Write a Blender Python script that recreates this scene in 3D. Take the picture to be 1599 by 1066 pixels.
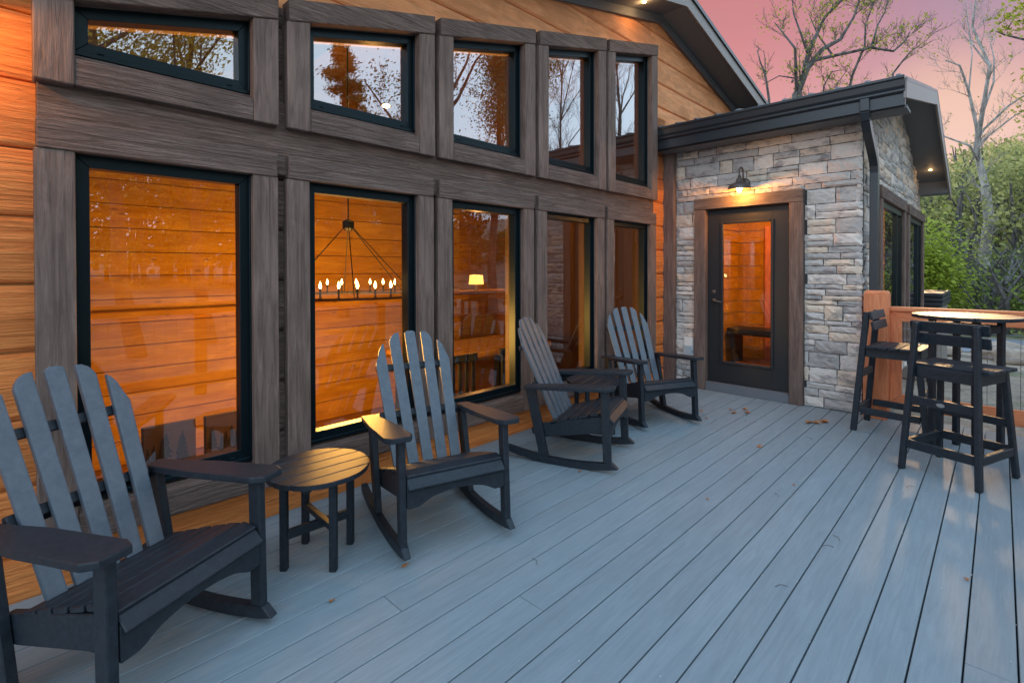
import bpy, bmesh, math, random
from mathutils import Vector, Matrix
R = math.radians
S = bpy.context.scene
for o in list(bpy.data.objects): bpy.data.objects.remove(o)
COL = S.collection
# ------------------------------------------------------------------ camera
cam_d = bpy.data.cameras.new('camera'); cam = bpy.data.objects.new('camera', cam_d); COL.objects.link(cam); S.camera = cam
A_, P_, RO_ = R(44.541), R(.5233), R(-.1153)
fw = Vector((math.cos(A_)*math.cos(P_), math.sin(A_)*math.cos(P_), -math.sin(P_)))
ri = Vector((math.sin(A_), -math.cos(A_), 0)); up = ri.cross(fw)
ri, up = ri*math.cos(RO_)+up*math.sin(RO_), up*math.cos(RO_)-ri*math.sin(RO_)
M3 = Matrix((ri, up, -fw)).transposed()
cam.matrix_world = Matrix.Translation((0, 0, 1.43)) @ M3.to_4x4()
cam_d.sensor_width = 36; cam_d.lens = 783.444/1599*36
cam_d.shift_x = .00484; cam_d.shift_y = -.06556
cam_d.clip_start = .02; cam_d.clip_end = 2000
# ------------------------------------------------------------------ sky, sun, exposure
SUN = Vector((.98, .058, .208)).normalized()
W = bpy.data.worlds.new('World'); S.world = W; W.use_nodes = True
nt = W.node_tree; nt.nodes.clear()
def N(t, typ, **k):
    n = t.nodes.new(typ)
    for a, v in k.items(): setattr(n, a, v)
    return n
def math_(t, op, a, b=None, clamp=False):
    n = N(t, 'ShaderNodeMath', operation=op, use_clamp=clamp)
    for i, v in enumerate((a, b)):
        if v is None: continue
        if isinstance(v, (int, float)): n.inputs[i].default_value = v
        else: t.links.new(v, n.inputs[i])
    return n.outputs[0]
def mixc(t, f, a, b, blend='MIX'):
    n = N(t, 'ShaderNodeMix', data_type='RGBA', blend_type=blend)
    for i, v in ((0, f), (6, a), (7, b)):
        if isinstance(v, (int, float)): n.inputs[i].default_value = v
        elif isinstance(v, tuple): n.inputs[i].default_value = v if len(v) == 4 else v+(1,)
        else: t.links.new(v, n.inputs[i])
    return n.outputs[2]
def ramp(t, f, stops, interp='LINEAR'):
    n = N(t, 'ShaderNodeValToRGB'); n.color_ramp.interpolation = interp
    e = n.color_ramp.elements
    while len(e) > 1: e.remove(e[-1])
    e[0].position = stops[0][0]; e[0].color = tuple(stops[0][1])+(1,)
    for p, c in stops[1:]:
        x = e.new(p); x.color = tuple(c)+(1,)
    t.links.new(f, n.inputs[0]); return n.outputs[0]
def mrange(t, v, a, b, smooth=True, lo=0, hi=1):
    n = N(t, 'ShaderNodeMapRange'); n.interpolation_type = 'SMOOTHSTEP' if smooth else 'LINEAR'
    t.links.new(v, n.inputs[0])
    for i, x in ((1, a), (2, b), (3, lo), (4, hi)): n.inputs[i].default_value = x
    return n.outputs[0]
sky = N(nt, 'ShaderNodeTexSky', sky_type='NISHITA'); sky.sun_disc = False
sky.air_density = .45; sky.dust_density = 0; sky.ozone_density = 0
sky.sun_elevation = math.asin(SUN.z); sky.sun_rotation = math.atan2(SUN.x, SUN.y)
tc = N(nt, 'ShaderNodeTexCoord'); sx = N(nt, 'ShaderNodeSeparateXYZ'); nt.links.new(tc.outputs['Generated'], sx.inputs[0])
dx, dy, dz = sx.outputs
blue = ramp(nt, dz, [(0, (1.1, 1.2, 1.28)), (.12, (1.42, 1.62, 1.80)), (.42, (1.30, 1.66, 1.98)), (.72, (.84, 1.24, 1.62)), (1, (.66, 1.04, 1.5))])
high = mixc(nt, mrange(nt, dy, -.02, .32), (.27, .145, .17), (.48, .125, .080))
low = mixc(nt, mrange(nt, dy, 0, .32), (.50, .20, .15), (.60, .19, .095))
pink = mixc(nt, mrange(nt, dz, .20, .43), low, high)
sd = N(nt, 'ShaderNodeVectorMath', operation='DOT_PRODUCT'); nt.links.new(tc.outputs['Generated'], sd.inputs[0]); sd.inputs[1].default_value = SUN
glow = mrange(nt, sd.outputs['Value'], .990, 1.0)
pink = mixc(nt, glow, pink, (.66, .34, .16))
grad = mixc(nt, math_(nt, 'MULTIPLY', mrange(nt, dx, .50, .80), mrange(nt, dy, -.42, -.08)), blue, pink)
nz = N(nt, 'ShaderNodeTexNoise'); nz.inputs['Scale'].default_value = 2.2; nz.inputs['Detail'].default_value = 4
mp = N(nt, 'ShaderNodeMapping'); mp.inputs['Scale'].default_value = (1, 1, 4); nt.links.new(tc.outputs['Generated'], mp.inputs[0]); nt.links.new(mp.outputs[0], nz.inputs['Vector'])
grad = mixc(nt, math_(nt, 'MULTIPLY', math_(nt, 'MULTIPLY', mrange(nt, nz.outputs['Fac'], .45, .75), .25), math_(nt, 'ADD', mrange(nt, dy, -.42, -.08), 0)), grad, (.42, .17, .13))
b1 = N(nt, 'ShaderNodeBackground'); b1.inputs[1].default_value = .03; nt.links.new(sky.outputs[0], b1.inputs[0])
b2 = N(nt, 'ShaderNodeBackground'); b2.inputs[1].default_value = .72; nt.links.new(grad, b2.inputs[0])
ad = N(nt, 'ShaderNodeAddShader'); nt.links.new(b1.outputs[0], ad.inputs[0]); nt.links.new(b2.outputs[0], ad.inputs[1])
wo = N(nt, 'ShaderNodeOutputWorld'); nt.links.new(ad.outputs[0], wo.inputs[0])
sl = bpy.data.lights.new('sun', 'SUN'); sl.energy = 1.3; sl.angle = R(3); sl.color = (1, .62, .30)
so = bpy.data.objects.new('sun', sl); COL.objects.link(so); so.rotation_euler = (-SUN).to_track_quat('-Z', 'Y').to_euler()
S.view_settings.view_transform = 'Standard'; S.view_settings.look = 'None'; S.view_settings.exposure = .75; S.view_settings.gamma = 1
S.render.engine = 'CYCLES'
S.cycles.max_bounces = 10; S.cycles.transparent_max_bounces = 16; S.cycles.glossy_bounces = 4
def lamp(name, loc, energy, color=(1, .55, .22), r=.04, spot=None, to=None):
    l = bpy.data.lights.new(name, 'SPOT' if spot else 'POINT'); l.energy = energy; l.color = color; l.shadow_soft_size = r
    o = bpy.data.objects.new(name, l); COL.objects.link(o); o.location = loc
    if spot: l.spot_size = R(spot); l.spot_blend = .6; o.rotation_euler = (Vector(to)-Vector(loc)).to_track_quat('-Z', 'Y').to_euler()
    return o
# ------------------------------------------------------------------ materials
def mat(name, base=(.5, .5, .5), rough=.6, spec=.5, metal=0, emit=None, es=0):
    m = bpy.data.materials.new(name); m.use_nodes = True
    b = m.node_tree.nodes['Principled BSDF']
    b.inputs['Base Color'].default_value = tuple(base)+(1,); b.inputs['Roughness'].default_value = rough
    b.inputs['Specular IOR Level'].default_value = spec; b.inputs['Metallic'].default_value = metal
    if emit: b.inputs['Emission Color'].default_value = tuple(emit)+(1,); b.inputs['Emission Strength'].default_value = es
    return m, m.node_tree, b
def coords(t, scale, vec='Object', rot=(0, 0, 0)):
    tc = N(t, 'ShaderNodeTexCoord'); mp = N(t, 'ShaderNodeMapping')
    mp.inputs['Scale'].default_value = scale; mp.inputs['Rotation'].default_value = rot
    t.links.new(tc.outputs[vec], mp.inputs[0]); return mp.outputs[0]
def island(t): return N(t, 'ShaderNodeNewGeometry').outputs['Random Per Island']
def noise(t, vec, scale=1, detail=6, rough=.6, dist=0):
    n = N(t, 'ShaderNodeTexNoise')
    n.inputs['Scale'].default_value = scale; n.inputs['Detail'].default_value = detail; n.inputs['Roughness'].default_value = rough; n.inputs['Distortion'].default_value = dist
    if vec is not None: t.links.new(vec, n.inputs['Vector'])
    return n.outputs['Fac']
def bump(t, b, h, strength=.5, dist=.01):
    n = N(t, 'ShaderNodeBump'); n.inputs['Strength'].default_value = strength; n.inputs['Distance'].default_value = dist
    t.links.new(h, n.inputs['Height']); t.links.new(n.outputs[0], b.inputs['Normal'])
def wood(name, c1, c2, grain='x', rough=.7, gs=1.0, bs=.6, bd=.006, var=.25, knots=None, spec=.3, contrast=(.35, .68), blot=.3, fine=34, lg_=3.2):
    m, t, b = mat(name, c1, rough, spec)
    k = {'x': (lg_, fine, fine), 'y': (fine, lg_, fine), 'z': (fine, fine, lg_)}[grain]
    isl = island(t)
    off = N(t, 'ShaderNodeCombineXYZ'); mm = math_(t, 'MULTIPLY', isl, 37.0)
    for i in range(3): t.links.new(mm, off.inputs[i])
    va = N(t, 'ShaderNodeVectorMath', operation='ADD'); t.links.new(coords(t, tuple(v*gs for v in k)), va.inputs[0]); t.links.new(off.outputs[0], va.inputs[1])
    g = noise(t, va.outputs[0], 1, 6, .62, 1.1)
    vb = N(t, 'ShaderNodeVectorMath', operation='ADD'); t.links.new(coords(t, tuple(v**.45*1.6 for v in k)), vb.inputs[0]); t.links.new(off.outputs[0], vb.inputs[1])
    g2 = noise(t, vb.outputs[0], 1, 4, .6, .6)
    col = ramp(t, g, [(contrast[0], c2), (contrast[1], c1)])
    dark = tuple(v*.45 for v in c2)
    col = mixc(t, math_(t, 'MULTIPLY', mrange(t, g2, .62, .40), blot), col, dark)
    if knots:
        v = N(t, 'ShaderNodeTexVoronoi'); v.inputs['Scale'].default_value = 1
        t.links.new(coords(t, knots), v.inputs['Vector'])
        col = mixc(t, math_(t, 'MULTIPLY', mrange(t, v.outputs['Distance'], .13, .04), .8), col, dark)
    hs = N(t, 'ShaderNodeHueSaturation'); t.links.new(col, hs.inputs['Color'])
    t.links.new(math_(t, 'ADD', math_(t, 'MULTIPLY', isl, var), 1-var/2), hs.inputs['Value'])
    t.links.new(hs.outputs[0], b.inputs['Base Color'])
    bump(t, b, math_(t, 'ADD', g, math_(t, 'MULTIPLY', g2, .8)), bs, bd)
    return m
M_log = wood('cedar_log', (.92, .325, .088), (.70, .195, .045), 'x', bs=1, bd=.022, gs=.8, var=.18, blot=.12, fine=60, contrast=(.34, .66), lg_=2.4)
M_logp = wood('weathered_cedar_log', (.96, .45, .21), (.88, .33, .125), 'x', bs=.8, bd=.010, gs=.8, var=.15, blot=.35, fine=40)
M_trimx = wood('stained_trim_level', (.285, .196, .162), (.140, .092, .075), 'x', rough=.75, bs=1, bd=.030, gs=.9, var=.2, fine=66, contrast=(.32, .72), lg_=3.4)
M_trimz = wood('stained_trim_upright', (.250, .172, .142), (.135, .090, .074), 'z', rough=.75, bs=.9, bd=.014, gs=.8, var=.22, fine=55)
M_trimy = wood('stained_trim_door', (.20, .145, .122), (.105, .075, .062), 'y', rough=.7, bs=.7, bd=.006)
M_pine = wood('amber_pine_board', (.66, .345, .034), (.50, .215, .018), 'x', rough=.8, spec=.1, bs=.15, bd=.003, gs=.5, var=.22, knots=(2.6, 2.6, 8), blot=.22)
M_pine_dim = wood('dimmed_amber_board', (.34, .155, .022), (.24, .095, .012), 'x', rough=.85, spec=.1, bs=.15, bd=.003, gs=.5, var=.22, blot=.22)  # copy of the pine, darkened so the upper room looks less lit
M_floor = wood('amber_floor_board', (.42, .20, .07), (.25, .10, .03), 'x', rough=.3, bs=.1, var=.3)
M_brownw, _, _ = mat('brown_inner_panel', (.085, .042, .018), .6)
M_jamb, _, _ = mat('pale_jamb', (.62, .42, .16), .5)
M_rail = wood('redwood_stain', (.84, .31, .14), (.66, .20, .085), 'z', bs=.3, bd=.003, var=.2, blot=.25)
M_raily = wood('redwood_stain_level', (.84, .31, .14), (.66, .20, .085), 'y', bs=.3, bd=.003, var=.2, blot=.25)
M_railx = wood('redwood_stain_long', (.84, .31, .14), (.66, .20, .085), 'x', bs=.3, bd=.003, var=.2, blot=.25)
M_deck = wood('grey_composite', (.272, .325, .352), (.215, .262, .288), 'x', rough=.58, gs=.8, bs=.35, bd=.003, var=.11, spec=.35, blot=.08, fine=60, lg_=4, contrast=(.30, .72))
M_black, t, b = mat('black_poly_lumber', (.022, .028, .036), .50, .38)
g = noise(t, coords(t, (45, 45, 45)), 1, 3); t.links.new(ramp(t, g, [(.3, (.010, .014, .020)), (.7, (.021, .029, .039))]), b.inputs['Base Color']); bump(t, b, noise(t, coords(t, (180, 180, 180)), 1, 2), .12, .002)
M_slat, t, b = mat('sky_sheen_poly_slat', (.06, .075, .095), .40, .6)  # black plastic slats with the sky's bluish sheen put into the colour
g = noise(t, coords(t, (28, 28, 28)), 1, 5, .7); t.links.new(ramp(t, g, [(.32, (.070, .092, .118)), (.72, (.108, .135, .165))]), b.inputs['Base Color']); bump(t, b, noise(t, coords(t, (160, 160, 160)), 1, 2), .15, .002)
M_vinyl, _, _ = mat('dark_teal_vinyl', (.0035, .013, .018), .35, .4, .5)
M_gut, _, _ = mat('black_aluminium', (.026, .030, .036), .32, .5)
M_soff, t, b = mat('charcoal_soffit', (.15, .16, .175), .55, .3)
M_fascia, _, _ = mat('taupe_fascia', (.23, .195, .175), .45)
M_metalroof, _, _ = mat('dark_metal_roof', (.07, .06, .058), .35, .5, .4)
M_dark, _, _ = mat('dark_void', (.01, .009, .009), .9)
M_door, t, b = mat('black_door_paint', (.018, .018, .02), .45)
bump(t, b, noise(t, coords(t, (60, 60, 2)), 1, 5), .15, .003)
M_metal, _, _ = mat('bronze_metal', (.11, .085, .075), .4, .5, .3)
M_blackm, _, _ = mat('black_metal', (.008, .006, .005), .5)
M_steel, _, _ = mat('galvanised_wire', (.25, .26, .28), .4, .5, .8)
M_white, _, _ = mat('white_plastic', (.7, .7, .68), .5)
M_clear, _, _ = mat('grey_plastic_cover', (.35, .42, .48), .2)
M_lampw, _, _ = mat('lamp_glow', (1, .9, .7), .5, emit=(1, .62, .22), es=12)
M_flame, _, _ = mat('bulb_glow', (1, .9, .7), .5, emit=(1, .58, .18), es=18)
M_shade, _, _ = mat('lamp_shade_glow', (1, .8, .5), .8, emit=(1, .45, .08), es=1.6)
M_silver, t, b = mat('badge', (.35, .38, .40), .4, .5, .6)
# glass: thin, part mirror, part clear
def glassmat(name, r0, tint=(1, 1, 1)):
    m = bpy.data.materials.new(name); m.use_nodes = True; t = m.node_tree; t.nodes.clear()
    lw = N(t, 'ShaderNodeLayerWeight'); lw.inputs['Blend'].default_value = .42
    tr = N(t, 'ShaderNodeBsdfTransparent'); tr.inputs[0].default_value = tint+(1,)
    gl = N(t, 'ShaderNodeBsdfGlossy'); gl.inputs['Roughness'].default_value = 0; gl.inputs[0].default_value = (.97, .98, 1, 1)
    f = math_(t, 'ADD', math_(t, 'MULTIPLY', lw.outputs['Fresnel'], 1-r0), r0, True)
    mx = N(t, 'ShaderNodeMixShader'); t.links.new(f, mx.inputs[0]); t.links.new(tr.outputs[0], mx.inputs[1]); t.links.new(gl.outputs[0], mx.inputs[2])
    o = N(t, 'ShaderNodeOutputMaterial'); t.links.new(mx.outputs[0], o.inputs[0]); return m
M_glass = glassmat('window_glass', .07)
M_glassu = glassmat('coated_window_glass', .22)
# stone veneer
def stonemat(name, ax):
    m, t, b = mat(name, (.4, .4, .4), .85, .25)
    isl = island(t)
    base = ramp(t, isl, [(0, (.56, .515, .475)), (.14, (.44, .41, .385)), (.27, (.69, .62, .56)), (.40, (.47, .435, .405)), (.52, (.70, .575, .46)), (.66, (.57, .525, .49)), (.76, (.74, .645, .57)), (.85, (.46, .42, .39)), (.91, (.67, .53, .42))], 'CONSTANT')
    n1 = noise(t, coords(t, (5, 5, 9)), 1, 5, .65, .5)
    c = mixc(t, math_(t, 'MULTIPLY', mrange(t, n1, .50, .66), .62), base, (.17, .165, .175))
    n2 = noise(t, coords(t, (30, 30, 45)), 1, 6, .7)
    c = mixc(t, .55, c, ramp(t, n2, [(.3, (.25, .25, .27)), (.7, (.72, .70, .70))]), 'SOFT_LIGHT')
    t.links.new(c, b.inputs['Base Color'])
    bump(t, b, math_(t, 'ADD', noise(t, coords(t, (14, 14, 40)), 1, 6, .65), math_(t, 'MULTIPLY', n2, .4)), .7, .012)
    return m
M_stone = stonemat('ledge_stone', 'y')
M_mortar, _, _ = mat('shadowed_mortar', (.045, .043, .043), .95)
def leafmat(name, a, c, tr=.35):
    m, t, b = mat(name, a, .55, .3)
    isl = island(t)
    col = ramp(t, isl, [(0, a), (1, c)])
    t.links.new(col, b.inputs['Base Color'])
    out = [n for n in t.nodes if n.type == 'OUTPUT_MATERIAL'][0]
    tl = N(t, 'ShaderNodeBsdfTranslucent'); t.links.new(col, tl.inputs[0])
    mx = N(t, 'ShaderNodeMixShader'); mx.inputs[0].default_value = tr
    t.links.new(b.outputs[0], mx.inputs[1]); t.links.new(tl.outputs[0], mx.inputs[2]); t.links.new(mx.outputs[0], out.inputs[0])
    return m
M_leafy = leafmat('yellow_green_leaf', (.20, .24, .02), (.46, .44, .05))
M_lime = leafmat('lime_leaf', (.24, .31, .03), (.50, .56, .09), .5)
M_lime2 = leafmat('undergrowth_leaf', (.09, .13, .03), (.28, .33, .08), .4)
M_hill = leafmat('hazed_spring_leaf', (.17, .20, .07), (.60, .55, .20), .5)  # leaf colours lightened to stand in for haze over the hillside
M_pinel = leafmat('pine_needle', (.07, .085, .025), (.22, .21, .06), .3)
M_gold = leafmat('golden_leaf', (.42, .30, .03), (.78, .60, .10), .4)
M_bark, t, b = mat('grey_bark', (.14, .125, .115), .9)
n = noise(t, coords(t, (9, 9, 2.2)), 1, 6, .7); t.links.new(ramp(t, n, [(.35, (.035, .030, .027)), (.65, (.17, .15, .14))]), b.inputs['Base Color']); bump(t, b, n, .8, .03)
M_barkp, t, b = mat('pale_grey_bark', (.3, .27, .25), .9)
n = noise(t, coords(t, (9, 9, 2.2)), 1, 6, .7); t.links.new(ramp(t, n, [(.35, (.15, .13, .115)), (.65, (.46, .42, .39))]), b.inputs['Base Color']); bump(t, b, n, .8, .03)
M_gravel, t, b = mat('tan_gravel', (.3, .24, .18), .95)
n = noise(t, coords(t, (7, 7, 7)), 1, 8, .75); n2 = noise(t, coords(t, (.25, .25, .25)), 1, 4)
c = ramp(t, n, [(.3, (.17, .125, .09)), (.55, (.36, .28, .21)), (.75, (.50, .43, .37))])
c = mixc(t, mrange(t, n2, .55, .66), c, (.10, .12, .045)); t.links.new(c, b.inputs['Base Color']); bump(t, b, n, .9, .04)
M_road, t, b = mat('asphalt', (.2, .21, .23), .85)
n = noise(t, coords(t, (30, 30, 30)), 1, 4); t.links.new(ramp(t, n, [(.3, (.14, .15, .17)), (.7, (.24, .25, .28))]), b.inputs['Base Color'])
M_rock, t, b = mat('tan_boulder', (.4, .3, .22), .9)
n = noise(t, coords(t, (6, 6, 6)), 1, 6, .7); t.links.new(ramp(t, n, [(.3, (.22, .16, .12)), (.7, (.50, .40, .32))]), b.inputs['Base Color']); bump(t, b, n, .8, .03)
M_dleaf, t, b = mat('dry_oak_leaf', (.42, .17, .05), .8)
t.links.new(ramp(t, noise(t, coords(t, (30, 30, 30))), [(.35, (.30, .09, .03)), (.65, (.55, .25, .08))]), b.inputs['Base Color'])
# ------------------------------------------------------------------ mesh helpers
class MB:
    def __init__(s): s.bm = bmesh.new()
    def box(s, lo, hi, rot=None, bev=0):
        lo, hi = Vector(lo), Vector(hi); c = (lo+hi)/2; d = (hi-lo)/2
        vs = []
        for sx_ in (-1, 1):
            for sy_ in (-1, 1):
                for sz_ in (-1, 1):
                    v = Vector((sx_*d.x, sy_*d.y, sz_*d.z))
                    if rot is not None: v = rot @ v
                    vs.append(s.bm.verts.new(c+v))
        for f in ((0, 1, 3, 2), (4, 6, 7, 5), (0, 4, 5, 1), (2, 3, 7, 6), (0, 2, 6, 4), (1, 5, 7, 3)):
            s.bm.faces.new([vs[i] for i in f])
        return s
    def beam(s, a, b, w, h, up_=(0, 0, 1)):
        a, b = Vector(a), Vector(b); z = (b-a); L = z.length; z.normalize(); u = Vector(up_)
        x = u.cross(z)
        if x.length < 1e-4: x = Vector((1, 0, 0))
        x.normalize(); y = z.cross(x); m = Matrix((x, y, z)).transposed(); c = (a+b)/2
        return s.box(c-Vector((w/2, h/2, L/2)), c+Vector((w/2, h/2, L/2)), m)
    def prism(s, pts, f, d):
        """pts: 2D outline, f(p)->Vector front point, d: Vector thickness"""
        a = [s.bm.verts.new(f(p)) for p in pts]; b = [s.bm.verts.new(f(p)+d) for p in pts]
        n = len(pts); s.bm.faces.new(a); s.bm.faces.new(b[::-1])
        for i in range(n): s.bm.faces.new((a[i], b[i], b[(i+1) % n], a[(i+1) % n]))
        return s
    def tube(s, path, rad, n=8, cap=True):
        rings = []; path = [Vector(p) for p in path]
        if not isinstance(rad, (list, tuple)): rad = [rad]*len(path)
        px = None
        for i, p in enumerate(path):
            d = (path[min(i+1, len(path)-1)]-path[max(i-1, 0)]).normalized()
            if px is None:
                px = d.orthogonal().normalized()
            else:
                px = (px-d*px.dot(d)); px = px.normalized() if px.length > 1e-6 else d.orthogonal().normalized()
            py = d.cross(px)
            rings.append([s.bm.verts.new(p+(px*math.cos(2*math.pi*k/n)+py*math.sin(2*math.pi*k/n))*rad[i]) for k in range(n)])
        for a, b in zip(rings, rings[1:]):
            for k in range(n): s.bm.faces.new((a[k], a[(k+1) % n], b[(k+1) % n], b[k]))
        if cap: s.bm.faces.new(rings[0][::-1]); s.bm.faces.new(rings[-1])
        return s
    def lathe(s, prof, c=(0, 0, 0), n=32, rot=None):
        c = Vector(c); rings = []
        for r, z in prof:
            rg = []
            for k in range(n):
                v = Vector((r*math.cos(2*math.pi*k/n), r*math.sin(2*math.pi*k/n), z))
                rg.append(s.bm.verts.new(c+(rot @ v if rot is not None else v)))
            rings.append(rg)
        for a, b in zip(rings, rings[1:]):
            for k in range(n): s.bm.faces.new((a[k], a[(k+1) % n], b[(k+1) % n], b[k]))
        s.bm.faces.new(rings[0][::-1]); s.bm.faces.new(rings[-1]); return s
    def obj(s, name, m, parent=None, bev=0, seg=1, smooth=False, wn=False):
        bm = s.bm
        if bev: bmesh.ops.bevel(bm, geom=[e for e in bm.edges], offset=bev, segments=seg, affect='EDGES', clamp_overlap=True, profile=.6)
        bmesh.ops.recalc_face_normals(bm, faces=bm.faces)
        me = bpy.data.meshes.new(name); bm.to_mesh(me); bm.free()
        me.materials.append(m); o = bpy.data.objects.new(name, me); COL.objects.link(o)
        if smooth:
            for p in me.polygons: p.use_smooth = True
        if parent: o.parent = parent
        return o
def fast_mesh(name, verts, faces, m, parent=None, smooth=False):
    me = bpy.data.meshes.new(name); me.from_pydata(verts, [], faces); me.materials.append(m)
    if smooth: me.polygons.foreach_set('use_smooth', [True]*len(me.polygons))
    o = bpy.data.objects.new(name, me); COL.objects.link(o)
    if parent: o.parent = parent
    return o
def empty(name, loc=(0, 0, 0), rz=0):
    o = bpy.data.objects.new(name, None); COL.objects.link(o); o.location = loc; o.rotation_euler = (0, 0, rz); o.empty_display_size = .1
    return o
def tag(o, label=None, cat=None, group=None, kind=None):
    for k, v in (('label', label), ('category', cat), ('group', group), ('kind', kind)):
        if v: o[k] = v
    return o
def copy_tree(o, parent=None):
    c = o.copy(); COL.objects.link(c); c.parent = parent
    for ch in [x for x in bpy.data.objects if x.parent == o]: copy_tree(ch, c)
    return c
rnd = random.Random(7)
# ================================================================== SETTING: ground, road, deck
def terrain():
    V = []; F = []; xs = [-400, -200, -100, -60, -40, -25, -15, -8, -4, 0, 4, 8, 11, 13, 15, 17, 19, 21, 24, 28, 32, 36, 40, 46, 52, 60, 70, 85, 110, 160, 400]
    ys = [-400, -200, -100, -60, -40, -30, -22, -16, -12, -8, -5, -3, -2, -1, 0, 1, 2, 3, 4, 6, 9, 13, 18, 24, 32, 42, 55, 80, 140, 400]
    for y in ys:
        for x in xs:
            z = -.7
            if x > 26: z += min((x-26)*.20, max(3.2, min(11, 4.2+1.0*(3-y)))) + .3*math.sin(x*.3+y*.2)
            if y < -12: z += min(-(y+12)*.05, 4)
            V.append((x, y, z))
    n = len(xs)
    for j in range(len(ys)-1):
        for i in range(n-1): F.append((j*n+i, j*n+i+1, (j+1)*n+i+1, (j+1)*n+i))
    return fast_mesh('ground', V, F, M_gravel)
tag(terrain(), kind='structure')
rb = MB(); pts = [(17.6, -60), (17.8, -8), (17.4, -1), (17.2, 4), (15, 14), (10, 30), (15.5, 32), (19.5, 15), (20.8, 4), (21.2, -1), (21.8, -8), (21.8, -60)]
rb.prism(pts, lambda p: Vector((p[0], p[1], -.69)), Vector((0, 0, .012)))
tag(rb.obj('road', M_road), kind='structure')
dk = MB(); y = .092-.1413*4; dr = random.Random(3)
joints = {}
while y < 3.02:
    y2 = min(y+.1355, 3.03); xs = [-4.5]
    if y+.07 < .10 and y > -.1: xs += [2.455]
    if abs(y-(1.363)) < .05: xs += [1.597]
    if abs(y-(1.787)) < .05: xs += [1.18]
    if len(xs) == 1 and dr.random() < .3: xs += [dr.uniform(-2.5, 0)]
    xs += [6.12]
    for a, b_ in zip(xs, xs[1:]): dk.box((a+.0012, y, -.028), (b_-.0012, y2, 0))
    y += .1413
deck = dk.obj('deck', M_deck, bev=.0022, seg=1); tag(deck, kind='structure')
sub = MB(); sub.box((-4.5, -.47, -.6), (6.10, 3.05, -.034)); tag(sub.obj('deck_gap_shade', M_dark), kind='structure')  # near-black block under the boards, stands in for shade in the gaps
# ================================================================== HOUSE
house = empty('log_cabin', (0, 3.02, 0)); tag(house, 'cabin with orange log siding, dark framed window wall and a grey stone veneer wing', 'cabin')
HO = Vector((0, 3.02, 0))
def hp(o):           # keep world coordinates in the mesh, parent to the cabin
    o.data.transform(Matrix.Translation(-HO)); o.parent = house; return o
PITCH = .295; G0 = 1.371-.295*5      # groove heights G0 + k*PITCH
HEAD = lambda x: 4.10-.254*(5.55-x)  # top of the upper head trims
ROOF = lambda x: 4.50-.237*abs(x-5.72)
def logs(mb, x0, x1, z0, z1, y=3.02, seams=()):
    k = 0
    while G0+k*PITCH < z1:
        a, b = G0+k*PITCH, G0+(k+1)*PITCH; k += 1
        if b <= z0: continue
        a2, b2 = max(a, z0), min(b, z1)
        xs = [x0]+[s for s in seams if x0 < s < x1 and (k % 3 == int(s*7) % 3)]+[x1]
        for p, q in zip(xs, xs[1:]):
            h = b-a
            prof = [(0, .045), (.006, .016), (.022, .004), (h*.5, -.006), (h-.022, .002), (h-.006, .012), (h, .045)]
            prof = [(a+u, v) for u, v in prof if a2-1e-6 <= a+u <= b2+1e-6] or [(a2, 0), (b2, 0)]
            if prof[0][0] > a2+1e-4: prof = [(a2, prof[0][1])]+prof
            if prof[-1][0] < b2-1e-4: prof = prof+[(b2, prof[-1][1])]
            pts = [(u, v) for u, v in prof]+[(b2, .06), (a2, .06)]
            mb.prism(pts, lambda t_, p=p: Vector((p+.001, y+t_[1], t_[0])), Vector((q-p-.002, 0, 0)))
def clip(mb, co, no):
    bmesh.ops.bisect_plane(mb.bm, geom=mb.bm.verts[:]+mb.bm.edges[:]+mb.bm.faces[:], plane_co=co, plane_no=no, clear_outer=True)
WX = [(.113, 1.131), (1.180, 2.236), (2.276, 3.338), (3.385, 4.448), (4.494, 5.543)]
lg = MB(); logs(lg, -4.5, .125, -.1, 4.6); logs(lg, .125, 5.535, -.1, .215, seams=(3.36,)); logs(lg, 5.535, 5.90, -.1, 3.3)
hp(lg.obj('log_siding', M_log))
ug = MB(); logs(ug, .125, 9.5, 2.4, 4.6, seams=(2.9, 4.35, 6.6)); 
clip(ug, Vector((5.55, 0, 4.06)), Vector((.254, 0, -1)))      # keep what lies above the head trims
ug2 = MB(); logs(ug2, 5.545, 9.5, 2.4, 4.6, seams=(6.6,))
for q in (ug, ug2):
    clip(q, Vector((5.72, 0, 4.56)), Vector((-.237, 0, 1))); clip(q, Vector((5.72, 0, 4.56)), Vector((.237, 0, 1)))
clip(ug, Vector((5.545, 0, 0)), Vector((1, 0, 0)))
hp(ug.obj('gable_siding', M_logp)); hp(ug2.obj('gable_siding', M_logp))
# dark strips between windows, mid band
for (a, b), (c, d) in zip(WX, WX[1:]):
    for z0_, z1_ in ((.2, 2.0), (2.2, HEAD(c)-.03)):
        st = MB(); logs(st, b-.03, c+.03, z0_, z1_, y=3.0); hp(st.obj('stained_siding_strip', M_trimx))
bd = MB(); bd.box((.125, 2.975, 1.98), (5.53, 3.06, 2.40)); hp(bd.obj('middle_band', M_trimx, bev=.004))
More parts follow.
